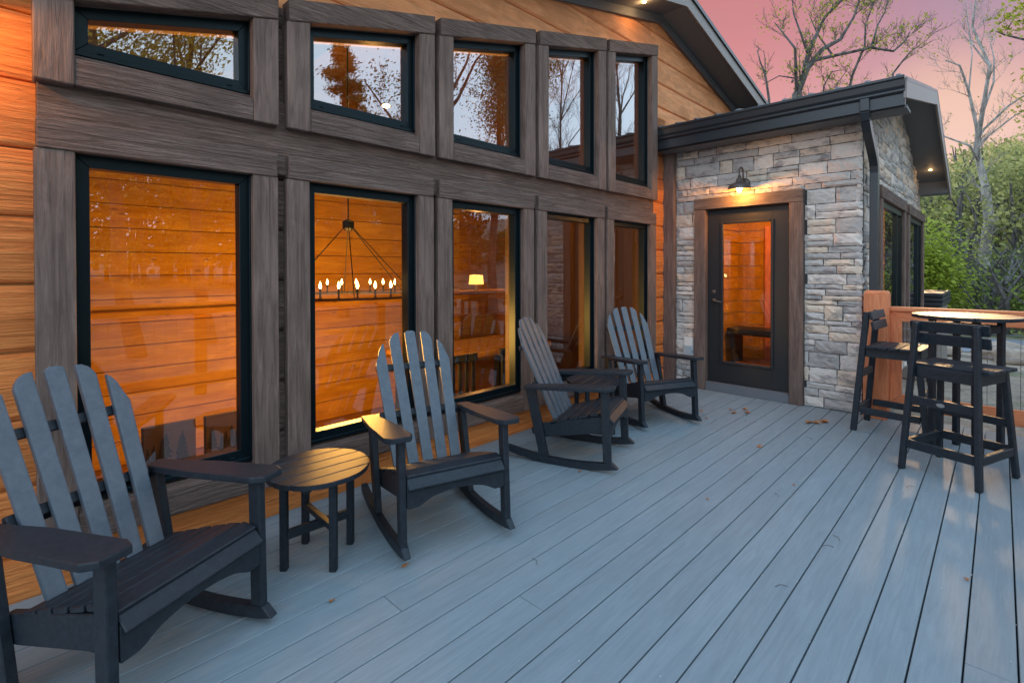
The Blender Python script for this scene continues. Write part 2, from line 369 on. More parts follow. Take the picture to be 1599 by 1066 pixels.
# core pieces between openings
cr = MB(); gx = [(-4.5, .22)]+[(a[1]-.11, b[0]+.11) for a, b in zip(WX, WX[1:])]+[(5.44, 5.9)]
crb = MB()
for a, b in gx: cr.box((a, 3.055, -.6), (b, 3.080, 4.6)); crb.box((a, 3.0805, -.6), (b, 3.20, 4.6))
cr.box((-4.5, 3.056, -.6), (5.9, 3.079, .365)); cr.box((-4.5, 3.057, 1.97), (5.9, 3.078, 2.41)); crb.box((-4.5, 3.0795, -.6), (5.9, 3.199, .365)); crb.box((-4.5, 3.0785, 1.97), (5.9, 3.198, 2.41))
hp(crb.obj('wall_lining', M_brownw))
cr2 = MB(); cr2.prism([(-.1, HEAD(-.1)-.16), (5.5, HEAD(5.5)-.16), (5.5, 4.7), (-.1, 4.7)], lambda p: Vector((p[0], 3.058, p[1])), Vector((0, .138, 0)))
cr.prism([(-4.5, 2.3), (.15, 2.3), (.15, 4.7), (-4.5, 4.7)], lambda p: Vector((p[0], 3.062, p[1])), Vector((0, .13, 0)))
cr.box((5.85, 3.063, -.6), (9.5, 3.19, 4.3))
c1 = hp(cr.obj('wall_core', M_jamb)); c2_ = hp(cr2.obj('wall_core', M_jamb))
def window(kind, x0, x1):
    e = bpy.data.objects.new('window', None); COL.objects.link(e); e.parent = house; e.location = (x0, 0, 0)
    off = Vector((x0, 3.02, 0))
    def fin(mb, name, m, bev=.003, **k):
        o = mb.obj(name, m, bev=bev, **k); o.data.transform(Matrix.Translation(-off)); o.parent = e; return o
    yf, yb = (2.945, 3.03) if kind == 'low' else (2.925, 3.03)
    cw = .135
    if kind == 'low':
        zb, zt = .20, 1.960; s1 = .355
        hd = MB(); hd.box((x0+.008, yf-.006, zt+.001), (x1-.004, yb, 2.097)); fin(hd, 'head_trim', M_trimx, .005)
        top = lambda x: zt
        fb, gb, gt = .372, .425, 1.895
    else:
        zb = 2.25; s1 = 2.392
        top = lambda x: HEAD(x)-.128
        hd = MB(); hd.prism([(x0+.008, top(x0)+.001), (x1-.002, top(x1)+.001), (x1-.002, HEAD(x1)), (x0+.008, HEAD(x0))], lambda p: Vector((p[0], yf-.008, p[1])), Vector((0, yb-yf, 0))); fin(hd, 'head_trim', M_trimx, .005)
        fb, gb = 2.412, 2.478
    for a, b in ((x0, x0+cw), (x1-cw, x1)):
        c = MB(); c.prism([(a, zb), (b, zb), (b, top(b)), (a, top(a))], lambda p: Vector((p[0], yf, p[1])), Vector((0, yb-yf, 0))); fin(c, 'side_casing', M_trimz, .005)
    sl_ = MB(); sl_.prism([(yf+.004, zb+.002), (yf+.004, s1-.02), (yb, s1+.004), (yb, zb+.002)], lambda p: Vector((x0+cw+.001, p[0], p[1])), Vector((x1-x0-2*cw-.002, 0, 0))); fin(sl_, 'sill', M_trimx, .004)
    a, b = x0+cw-.008, x1-cw+.008
    T = (lambda x: top(x)+.006)
    ft = .062
    fr = MB()
    y0, y1 = 3.0, 3.075
    gl, gr = a+ft, b-ft
    def quad(pts, ya, yb_): fr.prism(pts, lambda p: Vector((p[0], ya, p[1])), Vector((0, yb_-ya, 0)))
    quad([(a, fb), (gl, fb+ft), (gl, T(gl)-ft), (a, T(a))], y0, y1); quad([(b, fb), (b, T(b)), (gr, T(gr)-ft), (gr, fb+ft)], y0, y1)
    quad([(a, fb), (b, fb), (gr, fb+ft), (gl, fb+ft)], y0, y1); quad([(a, T(a)), (gl, T(gl)-ft), (gr, T(gr)-ft), (b, T(b))], y0, y1)
    # outer nailing lip
    i = .016
    for pts in ([(a-.004, fb-.004), (a+i, fb), (a+i, T(a+i)), (a-.004, T(a))], [(b-i, fb), (b+.004, fb-.004), (b+.004, T(b)), (b-i, T(b-i))], [(a, fb-.005), (b, fb-.005), (b, fb+i), (a, fb+i)]): quad(pts, y0-.014, y0+.01)
    for q in (.14, .86): fr.box((a+(b-a)*q-.012, y0-.006, fb+.022), (a+(b-a)*q+.012, y0+.004, fb+.030))
    fo = fin(fr, 'frame', M_vinyl, .002)
    p = MB(); p.prism([(gl-.01, fb+ft-.01), (gr+.01, fb+ft-.01), (gr+.01, T(gr)-ft+.01), (gl-.01, T(gl)-ft+.01)], lambda p_: Vector((p_[0], 3.045, p_[1])), Vector((0, .002, 0)))
    g = p.obj('pane', M_glass if kind == 'low' else M_glassu); g.data.transform(Matrix.Translation(-off)); g.parent = e
    # single mirror face only
    bm = bmesh.new(); bm.from_mesh(g.data); bmesh.ops.delete(bm, geom=[f for f in bm.faces if f.normal.y > -.5], context='FACES'); bm.to_mesh(g.data); bm.free()
    return e
for a, b in WX: window('low', a, b); window('up', a, b)
# ---- interior of the great room
inn = MB(); 
def boards(mb, x0, x1, y, z0, z1, p=.235, d=.02):
    z = z0
    while z < z1: mb.box((x0, y, z+.0035), (x1, y+d, min(z+p-.0035, z1))); z += p
boards(inn, -4.4, 5.22, 6.2, -.5, 2.55); hp(inn.obj('inner_wall', M_pine, bev=.004))
inu = MB(); boards(inu, -4.4, 5.22, 6.2, 2.555, 5.0); hp(inu.obj('inner_gable_wall', M_pine_dim, bev=.004))
iw = MB(); boards(iw, 5.2, 11.5, 9.5, -.5, 3.4); hp(iw.obj('inner_wall', M_pine, bev=.004))
for x_, ya_, yb_, zt_ in ((-4.45, 3.2, 6.2, 5), (5.20, 6.22, 9.5, 5), (11.05, 3.4, 9.5, 2.7)):
    sw = MB(); z = -.5
    while z < zt_: sw.box((x_, ya_, z+.003), (x_+.02, yb_, min(z+.232, zt_))); z += .235
    hp(sw.obj('inner_side_wall', M_pine, bev=.003))
pw = MB(); pw.box((6.55, 3.2, -.5), (6.62, 5.75, 4.3)); hp(pw.obj('dimming_partition', M_brownw))  # dark wall added to keep the room behind the right-hand panes dim
fl = MB()
for i in range(42): fl.box((-4.4, 3.2+i*.15, -.55), (11.4, 3.197+(i+1)*.15, -.5))
hp(fl.obj('inner_floor', M_floor))
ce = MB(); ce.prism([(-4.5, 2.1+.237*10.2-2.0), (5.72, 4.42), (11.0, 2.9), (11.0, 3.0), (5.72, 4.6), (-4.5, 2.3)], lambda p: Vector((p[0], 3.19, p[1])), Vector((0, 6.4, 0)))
hp(ce.obj('inner_ceiling', M_pine_dim))
bk = MB(); bk.box((-4.6, 9.55, -.6), (11.6, 9.7, 4.9)); bk.box((-4.7, 3.1, -.6), (-4.5, 9.7, 4.6)); bk.box((11.10, 3.2, -.6), (11.25, 9.7, 2.7)); hp(bk.obj('rear_wall', M_log))
# log posts and beam inside, near the windows
ip = MB(); ip.box((-4.4, 6.08, .95), (5.3, 6.2, 1.03)); hp(ip.obj('inner_ledge', M_pine, bev=.01))
# main roof
rf = MB()
for sgn in (-1, 1):
    x1 = 5.72+sgn*(10.6 if sgn < 0 else 5.2)
    f = lambda x, dz: Vector((x, 2.66, ROOF(x)+.06+dz))
    rf.prism([(5.72, .02), (x1, .02), (x1, .20), (5.72, .20)], lambda p: f(p[0], p[1]), Vector((0, 7.2, 0)))
o = rf.obj('roof', M_metalroof); hp(o)
sf = MB()
for sgn in (-1, 1):
    x1 = 5.72+sgn*(10.6 if sgn < 0 else 5.2); n_ = 8
    sf.prism([(5.72, 0), (x1, 0), (x1, .025), (5.72, .025)], lambda p: Vector((p[0], 2.68, ROOF(p[0])+.035+p[1])), Vector((0, .36, 0)))
    sf.prism([(5.72, 0), (x1, 0), (x1, .10), (5.72, .10)], lambda p: Vector((p[0], 2.975, ROOF(p[0])-.06+p[1])), Vector((0, .03, 0)))
hp(sf.obj('soffit', M_soff))
fs = MB()
for sgn in (-1, 1):
    x1 = 5.72+sgn*(10.6 if sgn < 0 else 5.2)
    fs.prism([(5.72, 0), (x1, 0), (x1, .15), (5.72, .15)], lambda p: Vector((p[0], 2.645, ROOF(p[0])+.02+p[1])), Vector((0, .022, 0)))
hp(fs.obj('rake_fascia', M_fascia))
dp = MB()
for sgn in (-1, 1):
    x1 = 5.72+sgn*(10.6 if sgn < 0 else 5.2)
    dp.prism([(5.72, 0), (x1, 0), (x1, .05), (5.72, .05)], lambda p: Vector((p[0], 2.625, ROOF(p[0])+.172+p[1])), Vector((0, .045, 0)))
hp(dp.obj('roof_edge_trim', M_gut))
# ---- stone wing
XS = 5.92
def stones(mb, u0, u1, z0, z1, place, openings=(), seed=1, ztop=None):
    r = random.Random(seed); z = z0
    def stone(a, b, c, d):
        if b-a < .03 or d-c < .02: return
        nu = max(3, int((b-a)/.035)); nv = max(3, int((d-c)/.03)); g = .0035; dep = r.uniform(.010, .036); tx, tz = r.uniform(-.012, .012), r.uniform(-.01, .01)
        rows = []
        for j in range(nv+1):
            row = []
            for i in range(nu+1):
                u = a+g+(b-a-2*g)*i/nu; w = c+g+(d-c-2*g)*j/nv
                e = min(i, nu-i, j, nv-j); h = dep if e > 1 else (dep*.86 if e == 1 else dep*.45)
                if e == 0: h *= r.uniform(.7, 1.1)
                else: h += tx*(i/nu-.5)*2+tz*(j/nv-.5)*2+r.uniform(-.0045, .0045)
                ju = r.uniform(-.004, .004) if e == 0 and 0 < j < nv else 0
                row.append(mb.bm.verts.new(place(u+(ju if i in (0, nu) else 0), w+(r.uniform(-.003, .003) if e == 0 else 0), max(h, .002))))
            rows.append(row)
        for j in range(nv):
            for i in range(nu): mb.bm.faces.new((rows[j][i], rows[j][i+1], rows[j+1][i+1], rows[j+1][i]))
        border = [rows[0][i] for i in range(nu+1)]+[rows[j][nu] for j in range(1, nv+1)]+[rows[nv][i] for i in range(nu-1, -1, -1)]+[rows[j][0] for j in range(nv-1, 0, -1)]
        back = []
        for k, v in enumerate(border): back.append(mb.bm.verts.new(v.co-place_n*(.03)))
        for k in range(len(border)): mb.bm.faces.new((border[k], back[k], back[(k+1) % len(border)], border[(k+1) % len(border)]))
    place_n = (place(0, 0, 1)-place(0, 0, 0)).normalized()
    while z < z1-.02:
        h = r.choice((.05, .065, .085, .105, .13, .155)); h = min(h, z1-z)
        if z1-z-h < .04: h = z1-z
        u = u0-r.uniform(0, .2)
        while u < u1:
            w = r.uniform(.18, .55) if h < .12 else r.uniform(.14, .44)
            a, b = max(u, u0), min(u+w, u1); u += w
            if u1-b < .06: b = u1; u = u1+1
            segs = [(a, b, z, z+h)]
            for (o0, o1, p0, p1) in openings:
                nsg = []
                for (a_, b_, c_, d_) in segs:
                    if b_ <= o0 or a_ >= o1 or d_ <= p0 or c_ >= p1: nsg.append((a_, b_, c_, d_)); continue
                    if a_ < o0: nsg.append((a_, o0, c_, d_))
                    if b_ > o1: nsg.append((o1, b_, c_, d_))
                    if d_ > p1 and d_-p1 > .03: nsg.append((max(a_, o0), min(b_, o1), p1, d_))
                    if c_ < p0 and p0-c_ > .03: nsg.append((max(a_, o0), min(b_, o1), c_, p0))
                segs = nsg
            for (a_, b_, c_, d_) in segs:
                if ztop and c_ > ztop((a_+b_)/2): continue
                q = r.random()
                if d_-c_ > .115 and q < .28: 
                    k = r.uniform(.4, .6); stone(a_, b_, c_, c_+(d_-c_)*k); stone(a_, b_, c_+(d_-c_)*k, d_)
                elif d_-c_ > .115 and q < .42 and b_-a_ > .26:
                    k = r.uniform(.35, .65); m_ = a_+(b_-a_)*k; stone(a_, m_, c_, d_); stone(m_, b_, c_, (c_+d_)/2); stone(m_, b_, (c_+d_)/2, d_)
                else: stone(a_, b_, c_, d_)
        z += h
DO = (1.468, 2.630, 0, 2.264)
s1 = MB(); stones(s1, .965, 2.885, .004, 3.0, lambda u, z, h: Vector((XS+.03-h, u, z)), [DO], 11)
o = s1.obj('stone_veneer', M_stone, smooth=False); hp(o)
WINS = [(6.95, 8.75), (9.28, 11.05)]
s2 = MB(); stones(s2, XS+.02, 11.08, .004, 3.75, lambda u, z, h: Vector((u, .995-h, z)), [(a-.18, b+.12, .3, 2.36) for a, b in WINS], 23, ztop=lambda x: (3.06+.215*(x-5.6) if x < 8.5 else 3.70-.36*(x-8.5))+.0)
hp(s2.obj('stone_veneer', M_stone))
mo = MB(); mo.box((XS+.028, .97, 0), (XS+.10, 1.49, 3.0)); mo.box((XS+.028, 2.60, 0), (XS+.10, 3.05, 3.0)); mo.box((XS+.028, 1.48, 2.24), (XS+.10, 2.61, 3.0))
mo.prism([(XS+.06, 0), (6.9, 0), (6.9, 3.3), (XS+.06, 3.1)], lambda p: Vector((p[0], .99, p[1])), Vector((0, .12, 0)))
mo.box((8.78, .991, 0), (9.25, 1.11, 3.5)); mo.prism([(6.88, 2.30), (11.09, 2.30), (11.09, 2.72), (8.5, 3.6), (6.88, 3.3)], lambda p: Vector((p[0], .992, p[1])), Vector((0, .12, 0)))
mo.box((11.07, .99, 0), (11.10, 1.5, 2.8)); mo.box((6.88, .993, 0), (11.09, 1.1, .38))
hp(mo.obj('veneer_backing', M_mortar))
for a, b in WINS:     # side windows of the wing
    e = bpy.data.objects.new('window', None); COL.objects.link(e); e.parent = house; e.location = (a, -2.02, 0); off = Vector((a, 1.0, 0))
    def fin(mb, name, m, bev=.003):
        o = mb.obj(name, m, bev=bev); o.data.transform(Matrix.Translation(-off)); o.parent = e; return o
    q = MB(); q.box((a-.17, .925, 2.215), (b+.10, 1.02, 2.35)); fin(q, 'head_trim', M_trimx, .005)
    for u in (a-.14, b-.06): 
        q = MB(); q.box((u, .935, .3), (u+.14, 1.02, 2.214)); fin(q, 'side_casing', M_trimz, .005)
    q = MB(); q.box((a, .94, .30), (b-.07, 1.02, .42)); fin(q, 'sill', M_trimx, .004)
    q = MB(); q.box((a, .965, .42), (a+.07, 1.03, 2.21)); q.box((b-.13, .965, .42), (b-.06, 1.03, 2.21)); q.box((a, .965, 2.14), (b-.06, 1.03, 2.212)); q.box((a, .965, .42), (b-.06, 1.03, .49)); q.box((b-.50, .97, .42), (b-.44, 1.03, 2.21)); fin(q, 'frame', M_vinyl)
    bm = bmesh.new(); bm.faces.new([bm.verts.new(v) for v in ((a+.06, .995, .48), (b-.12, .995, .48), (b-.12, .995, 2.15), (a+.06, .995, 2.15))]); me = bpy.data.meshes.new('pane'); bm.to_mesh(me); bm.free(); me.materials.append(M_glassu); o = bpy.data.objects.new('pane', me); COL.objects.link(o); me.transform(Matrix.Translation(-off)); o.parent = e
ct = MB(); ct.box((5.865, 2.885, 0), (5.95, 3.03, 2.95)); hp(ct.obj('corner_trim', M_trimz, bev=.003))
# wing roof
wr = MB(); RT = lambda x: 3.075+.215*(x-5.6) if x < 8.5 else 3.70-.36*(x-8.5)
for pp in ([(5.60, 0), (8.5, 0)], [(8.5, 0), (11.15, 0)]):
    (a, _), (b, _) = pp
    wr.prism([(a, RT(a)), (b, RT(b) if b < 11 else RT(b)), (b, RT(b)+.03), (a, RT(a)+.03)] if a < 8 else [(a, 3.70), (b, RT(b)), (b, RT(b)+.03), (a, 3.73)], lambda p: Vector((p[0], .59, p[1])), Vector((0, 3.6, 0)))
for i in range(11):   # standing ribs of the metal sheet
    yy = .64+i*.229; wr.prism([(5.585, RT(5.6)+.03), (8.5, 3.73), (8.5, 3.775), (5.60, RT(5.6)+.078), (5.565, RT(5.6)+.05)], lambda p: Vector((p[0], yy, p[1])), Vector((0, .03, 0)))
hp(wr.obj('roof', M_metalroof))
ws = MB()
ws.prism([(5.66, 2.86), (XS, 2.86), (XS, 2.885), (5.66, 2.885)], lambda p: Vector((p[0], .60, p[1])), Vector((0, 2.40, 0)))
ws.prism([(5.66, RT(5.66)-.03), (8.5, 3.66), (8.5, 3.69), (5.66, RT(5.66)-.005)], lambda p: Vector((p[0], .615, p[1])), Vector((0, .50, 0)))
ws.prism([(8.5, 3.66), (11.1, RT(11.1)-.04), (11.1, RT(11.1)-.01), (8.5, 3.69)], lambda p: Vector((p[0], .615, p[1])), Vector((0, .50, 0)))
ws.box((10.75, .62, 2.66), (11.12, 1.6, 2.69)); ws.box((10.75, .62, 2.69), (10.77, 1.6, 2.85))
hp(ws.obj('soffit', M_soff))
wf = MB(); wf.prism([(5.58, RT(5.58)-.145), (8.5, 3.54), (8.5, 3.72), (5.58, RT(5.58)+.02)], lambda p: Vector((p[0], .592, p[1])), Vector((0, .022, 0)))
wf.prism([(8.5, 3.54), (11.14, RT(11.14)-.19), (11.14, RT(11.14)+.02), (8.5, 3.72)], lambda p: Vector((p[0], .5925, p[1])), Vector((0, .022, 0)))
wf.box((5.655, .614, 2.858), (5.672, 3.0, 3.08))
o = hp(wf.obj('rake_fascia', M_fascia))
ef = MB(); ef.box((5.64, .616, 2.855), (5.655, 3.0, 3.08)); hp(ef.obj('eave_fascia', M_gut, bev=.002))
gu = MB(); gp = [(5.64, 3.112), (5.64, 2.985), (5.615, 2.962), (5.575, 2.962), (5.556, 2.985), (5.556, 3.005), (5.545, 3.02), (5.535, 3.04), (5.53, 3.085), (5.515, 3.098), (5.515, 3.114), (5.528, 3.118), (5.545, 3.10), (5.60, 3.00), (5.632, 3.0), (5.632, 3.112)]
gp = [(5.64, 3.115), (5.64, 2.975), (5.59, 2.975), (5.572, 2.99), (5.572, 3.008), (5.553, 3.03), (5.545, 3.085), (5.532, 3.095), (5.532, 3.118)]
gu.prism(gp, lambda p: Vector((p[0], .605, p[1])), Vector((0, 2.37, 0)))
gu.box((5.60, .606, 2.87), (5.642, 2.96, 2.974))
gut = hp(gu.obj('gutter', M_gut, bev=.002))
ds = MB()
pth = [(5.60, .895, 2.98), (5.60, .895, 2.88), (5.63, .895, 2.81), (5.72, .895, 2.73), (6.02, .895, 2.53), (6.085, .895, 2.46), (6.10, .895, 2.38), (6.10, .895, .02)]
for a, b in zip(pth, pth[1:]): ds.beam(a, Vector(b)+(Vector(b)-Vector(a)).normalized()*.012,   .070, .092, (1, 0, 0) if abs(a[2]-b[2]) > .3 else (1, .001, 0))
hp(ds.obj('downspout', M_gut, bev=.006, seg=2))
dr_ = MB()
for k in (-.03, -.01, .01, .03): dr_.box((6.060, .895+k-.004, .03), (6.066, .895+k+.004, 2.36))
hp(dr_.obj('downspout_rib', M_gut))
# recessed lights in the eaves
for n_, (x, y, z) in enumerate(((5.0, 2.80, ROOF(5.0)+.030), (10.35, .80, RT(10.35)-.045))):
    q = MB(); q.lathe([(.018, 0), (.018, .012)], (x, y, z-.006), 20); hp(q.obj('recessed_light', M_lampw))
    lamp('eave_light', (x, y, z-.05), 1.5 if n_ == 0 else .25, r=.03)
# ---- door in the stone wall
dcs = MB(); dcs.box((5.875, 1.468, 2.135), (5.97, 2.632, 2.264)); 
hp(dcs.obj('door_head_trim', M_trimy, bev=.005))
for a, b in ((1.468, 1.600), (2.498, 2.632)): 
    q = MB(); q.box((5.88, a, 0), (5.98, b, 2.134)); hp(q.obj('door_casing', M_trimz, bev=.005))
dj = MB(); dj.box((5.985, 1.59, 0), (6.10, 1.604, 2.14)); dj.box((5.985, 2.494, 0), (6.10, 2.508, 2.14)); dj.box((5.985, 1.59, 2.12), (6.10, 2.508, 2.14)); hp(dj.obj('door_jamb', M_door))
th = MB(); th.box((5.89, 1.602, .0), (6.06, 2.496, .085)); th.box((5.90, 1.602, .085), (6.06, 2.496, .10)); hp(th.obj('threshold', M_soff, bev=.004))
door = bpy.data.objects.new('door', None); COL.objects.link(door); door.parent = house; door.location = (5.96, 2.05-3.02, .1)
def dfin(mb, name, m, bev=.003, **k):
    o = mb.obj(name, m, bev=bev, **k); o.data.transform(Matrix.Translation((-5.96, -2.05, -.1))); o.parent = door; return o
q = MB(); X0, X1 = 5.955, 6.0
q.box((X0, 1.606, .104), (X1, 1.785, 2.118)); q.box((X0, 2.325, .104), (X1, 2.492, 2.118)); q.box((X0, 1.785, .104), (X1, 2.325, .345)); q.box((X0, 1.785, 1.965), (X1, 2.325, 2.118)); dfin(q, 'door_panel', M_door, .002)
q = MB(); f4 = [((1.765, .326), (1.80, .361)), ((2.346, 1.985), (2.311, 1.95))]
for lo, hi in (((1.765, .326), (1.798, 1.985)), ((2.313, .326), (2.346, 1.985)), ((1.798, .326), (2.313, .359)), ((1.798, 1.952), (2.313, 1.985))): q.box((5.938, lo[0], lo[1]), (5.958, hi[0], hi[1]))
dfin(q, 'glass_moulding', M_door, .006)
bm = bmesh.new(); bm.faces.new([bm.verts.new(v) for v in ((5.962, 1.79, .35), (5.962, 2.32, .35), (5.962, 2.32, 1.96), (5.962, 1.79, 1.96))]); me = bpy.data.meshes.new('pane'); bm.to_mesh(me); bm.free(); me.transform(Matrix.Translation((-5.96, -2.05, -.1))); me.materials.append(M_glass); o = bpy.data.objects.new('pane', me); COL.objects.link(o); o.parent = door
q = MB(); q.lathe([(.028, 0), (.030, .008), (.012, .016), (.012, .045)], (5.955, 2.42, 1.06), 16, Matrix.Rotation(R(-90), 3, 'Y')); q.tube([(5.915, 2.42, 1.06), (5.908, 2.40, 1.058), (5.908, 2.34, 1.05), (5.912, 2.32, 1.045)], [.011, .011, .009, .008], 8); dfin(q, 'handle', M_metal, 0, smooth=True)
q = MB(); q.lathe([(.026, 0), (.026, .014), (.02, .018)], (5.955, 2.42, 1.16), 16, Matrix.Rotation(R(-90), 3, 'Y')); dfin(q, 'lock', M_metal, 0, smooth=True)
ol = MB(); ol.box((5.905, 2.655, .355), (5.935, 2.772, .60)); hp(ol.obj('outlet_plate', M_white, bev=.004)); ol = MB(); ol.box((5.868, 2.668, .365), (5.906, 2.765, .505)); ol.box((5.872, 2.650, .43), (5.9, 2.668, .46)); hp(ol.obj('outlet_cover', M_clear, bev=.008, seg=2))
# wing room behind the door
wb = MB(); z = 0
while z < 2.5: wb.box((8.4, 1.12, z+.005), (8.42, 3.04, z+.18)); wb.box((6.3, 3.02, z+.005), (8.40, 3.04, z+.18)); z += .185
hp(wb.obj('wing_inner_wall', M_pine, bev=.003))
wl = MB(); wl.box((6.02, 1.12, -.05), (10.9, 3.05, .02)); hp(wl.obj('wing_floor', M_floor)); wl = MB(); wl.box((6.02, 1.12, 2.58), (10.9, 3.05, 2.62)); hp(wl.obj('wing_ceiling', M_pine))
wd = MB(); wd.box((8.36, 2.45, .02), (8.40, 2.62, 2.1)); hp(wd.obj('wing_inner_post', M_rail, bev=.01))
ben = empty('console_bench', (8.0, 2.1, .02)); tag(ben, 'low dark bench seen through the glass of the black door', 'bench')
q = MB(); q.box((-.2, -.9, .42), (.2, .88, .52)); q.obj('bench_top', M_black, ben, .01)
for yy in (-.8, .8):
    q = MB(); q.box((-.18, yy-.03, 0), (.18, yy+.03, .415)); q.obj('leg', M_black, ben, .005)
lamp('wing_ceiling_light', (7.2, 1.75, 2.35), 45, (1, .52, .11), .1)
# ================================================================== lamps
def sconce(loc, label, e):
    s = empty('wall_lamp', loc); tag(s, label, 'lamp')
    q = MB(); q.lathe([(.055, 0), (.055, .012), (.03, .022)], (0, 0, .06), 20, Matrix.Rotation(R(-90), 3, 'Y')); q.obj('wall_plate', M_metal, s, smooth=True)
    q = MB(); pth = [(-.01, 0, .06), (-.04, 0, .062), (-.052, 0, .085), (-.055, 0, .15)]+[(-.1125+.0575*math.cos(a), 0, .165+.0575*math.sin(a)) for a in [R(d) for d in range(0, 181, 20)]]+[(-.17, 0, .12), (-.17, 0, .09)]
    q.tube(pth, .009, 10); q.obj('gooseneck', M_metal, s, smooth=True)
    q = MB(); q.lathe([(.016, .125), (.020, .095), (.032, .088), (.034, .055), (.050, .045), (.085, .032), (.108, .012), (.118, -.02), (.121, -.028), (.119, -.029), (.114, -.018), (.104, .008), (.08, .026), (.03, .04)], (-.17, 0, 0), 36); q.obj('shade', M_metal, s, smooth=True)
    q = MB(); q.lathe([(.001, -.055), (.022, -.045), (.032, -.02), (.026, .01), (.012, .03)], (-.17, 0, 0), 16); q.obj('bulb', M_flame, s, smooth=True)
    l = lamp('wall_lamp_light', (-.17, 0, -.062), e, (1, .40, .08), .02); l.parent = s
    return s
sconce((5.905, 2.055, 2.335), 'lit barn style wall lamp on a gooseneck above the black door', 14)
s2_ = sconce((-.24, 2.98, 2.50), 'lit barn style wall lamp on the log siding left of the windows', 8); s2_.rotation_euler = (0, 0, R(90))
# chandelier
ch = empty('chandelier', (2.20, 4.15, 1.20)); tag(ch, 'lit black ring chandelier with candle bulbs behind the second tall window', 'chandelier')
q = MB(); n_ = 40; RR = .62
for k in range(n_):
    a, b = 2*math.pi*k/n_, 2*math.pi*(k+1)/n_
    q.beam((RR*math.cos(a), RR*math.sin(a), 0), (RR*math.cos(b), RR*math.sin(b), 0), .03, .018)
q.obj('ring', M_blackm, ch)
for k in range(28):
    a = 2*math.pi*(k+.3)/28; x, y = RR*math.cos(a), RR*math.sin(a)
    q = MB(); q.lathe([(.018, .01), (.008, .018), (.008, .085)], (x, y, 0), 8); c = q.obj('candle', M_blackm, ch)
    q = MB(); q.lathe([(.004, .085), (.011, .100), (.010, .114), (.004, .132), (.001, .142)], (x, y, 0), 8); q.obj('bulb', M_flame, c)
for k in range(6):
    a = 2*math.pi*(k+.1)/6; q = MB(); q.tube([(RR*math.cos(a), RR*math.sin(a), .01), (.03*math.cos(a), .03*math.sin(a), .62)], .0045, 6); q.obj('rod', M_blackm, ch)
q = MB(); q.lathe([(.03, .58), (.05, .60), (.05, .66), (.02, .68)], (0, 0, 0), 12); q.tube([(0, 0, .66), (0, 0, 2.3)], .006, 6); q.obj('hub_and_chain', M_blackm, ch)
l = lamp('chandelier_light', (0, 0, -.50), 115, (1, .48, .09), .3); l.parent = ch
# recessed ceiling lamp (seen through the second upper window) and a lamp on a console
cl = empty('ceiling_light', (2.81, 4.5, 3.10)); tag(cl, 'round lit ceiling light seen through the second upper window', 'ceiling light')
q = MB(); q.lathe([(.036, 0), (.04, .012), (.03, .02)], (0, 0, 0), 20); q.obj('lens', M_lampw, cl)
q = MB(); q.tube([(0, 0, .03), (0, 0, .70)], .005, 6); q.obj('rod', M_blackm, cl)
l = lamp('ceiling_point', (0, 0, -.05), 8, (1, .48, .11), .08); l.parent = cl
tl = empty('table_lamp', (6.74, 7.5, 1.02)); tag(tl, 'lit table lamp with a pale drum shade behind the third tall window', 'lamp')
q = MB(); q.lathe([(.06, 0), (.06, .02), (.025, .04), (.035, .08), (.02, .11), (.01, .14)], (0, 0, 0), 14); q.obj('lamp_base', M_metal, tl, smooth=True)
q = MB(); q.lathe([(.15, .12), (.13, .30)], (0, 0, 0), 24); q.obj('lamp_shade', M_shade, tl, smooth=True)
l = lamp('table_lamp_light', (0, 0, .40), 30, (1, .42, .10), .06); l.parent = tl
cs = empty('console_table', (6.75, 7.5, -.5)); tag(cs, 'dark wooden console table under the lamp behind the third tall window', 'table')
q = MB(); q.box((-.9, -.25, 1.46), (.9, .25, 1.52)); q.obj('table_top', M_pine, cs, .01)
for x in (-.8, .8):
    q = MB(); q.box((x-.04, -.2, 0), (x+.04, .2, 1.455)); q.obj('leg', M_pine, cs, .005)
dt = empty('dining_table', (4.35, 4.9, -.5)); tag(dt, 'amber wooden dining table behind the third tall window', 'table')
q = MB(); q.box((-1.0, -.5, .88), (1.0, .5, .95)); q.obj('table_top', M_pine, dt, .015)
for x in (-.85, .85):
    for y in (-.4, .4):
        q = MB(); q.box((x-.05, y-.05, 0), (x+.05, y+.05, .875)); q.obj('leg', M_black, dt, .008)
for i, (x, y) in enumerate(((3.3, 4.15), (4.1, 4.15))):
    c = empty('dining_chair', (x, y, -.5)); tag(c, ('dark slatted dining chair left of another before the amber table' , 'dark slatted dining chair nearer the fourth window before the amber table')[i], 'chair', 'dining chairs inside')
    q = MB(); q.box((-.22, -.2, .44), (.22, .22, .48)); q.obj('seat', M_black, c, .01)
    q = MB()
    for k in range(5): q.box((-.2+k*.09, -.24, .5), (-.16+k*.09, -.215, .98))
    q.box((-.23, -.245, .98), (.23, -.21, 1.06)); q.obj('backrest', M_black, c, .004)
    for sx_ in (-1, 1):
        for sy_ in (-1, 1):
            q = MB(); q.box((sx_*.2-.02, sy_*.19-.02, 0), (sx_*.2+.02, sy_*.19+.02, .435)); q.obj('leg', M_black, c)
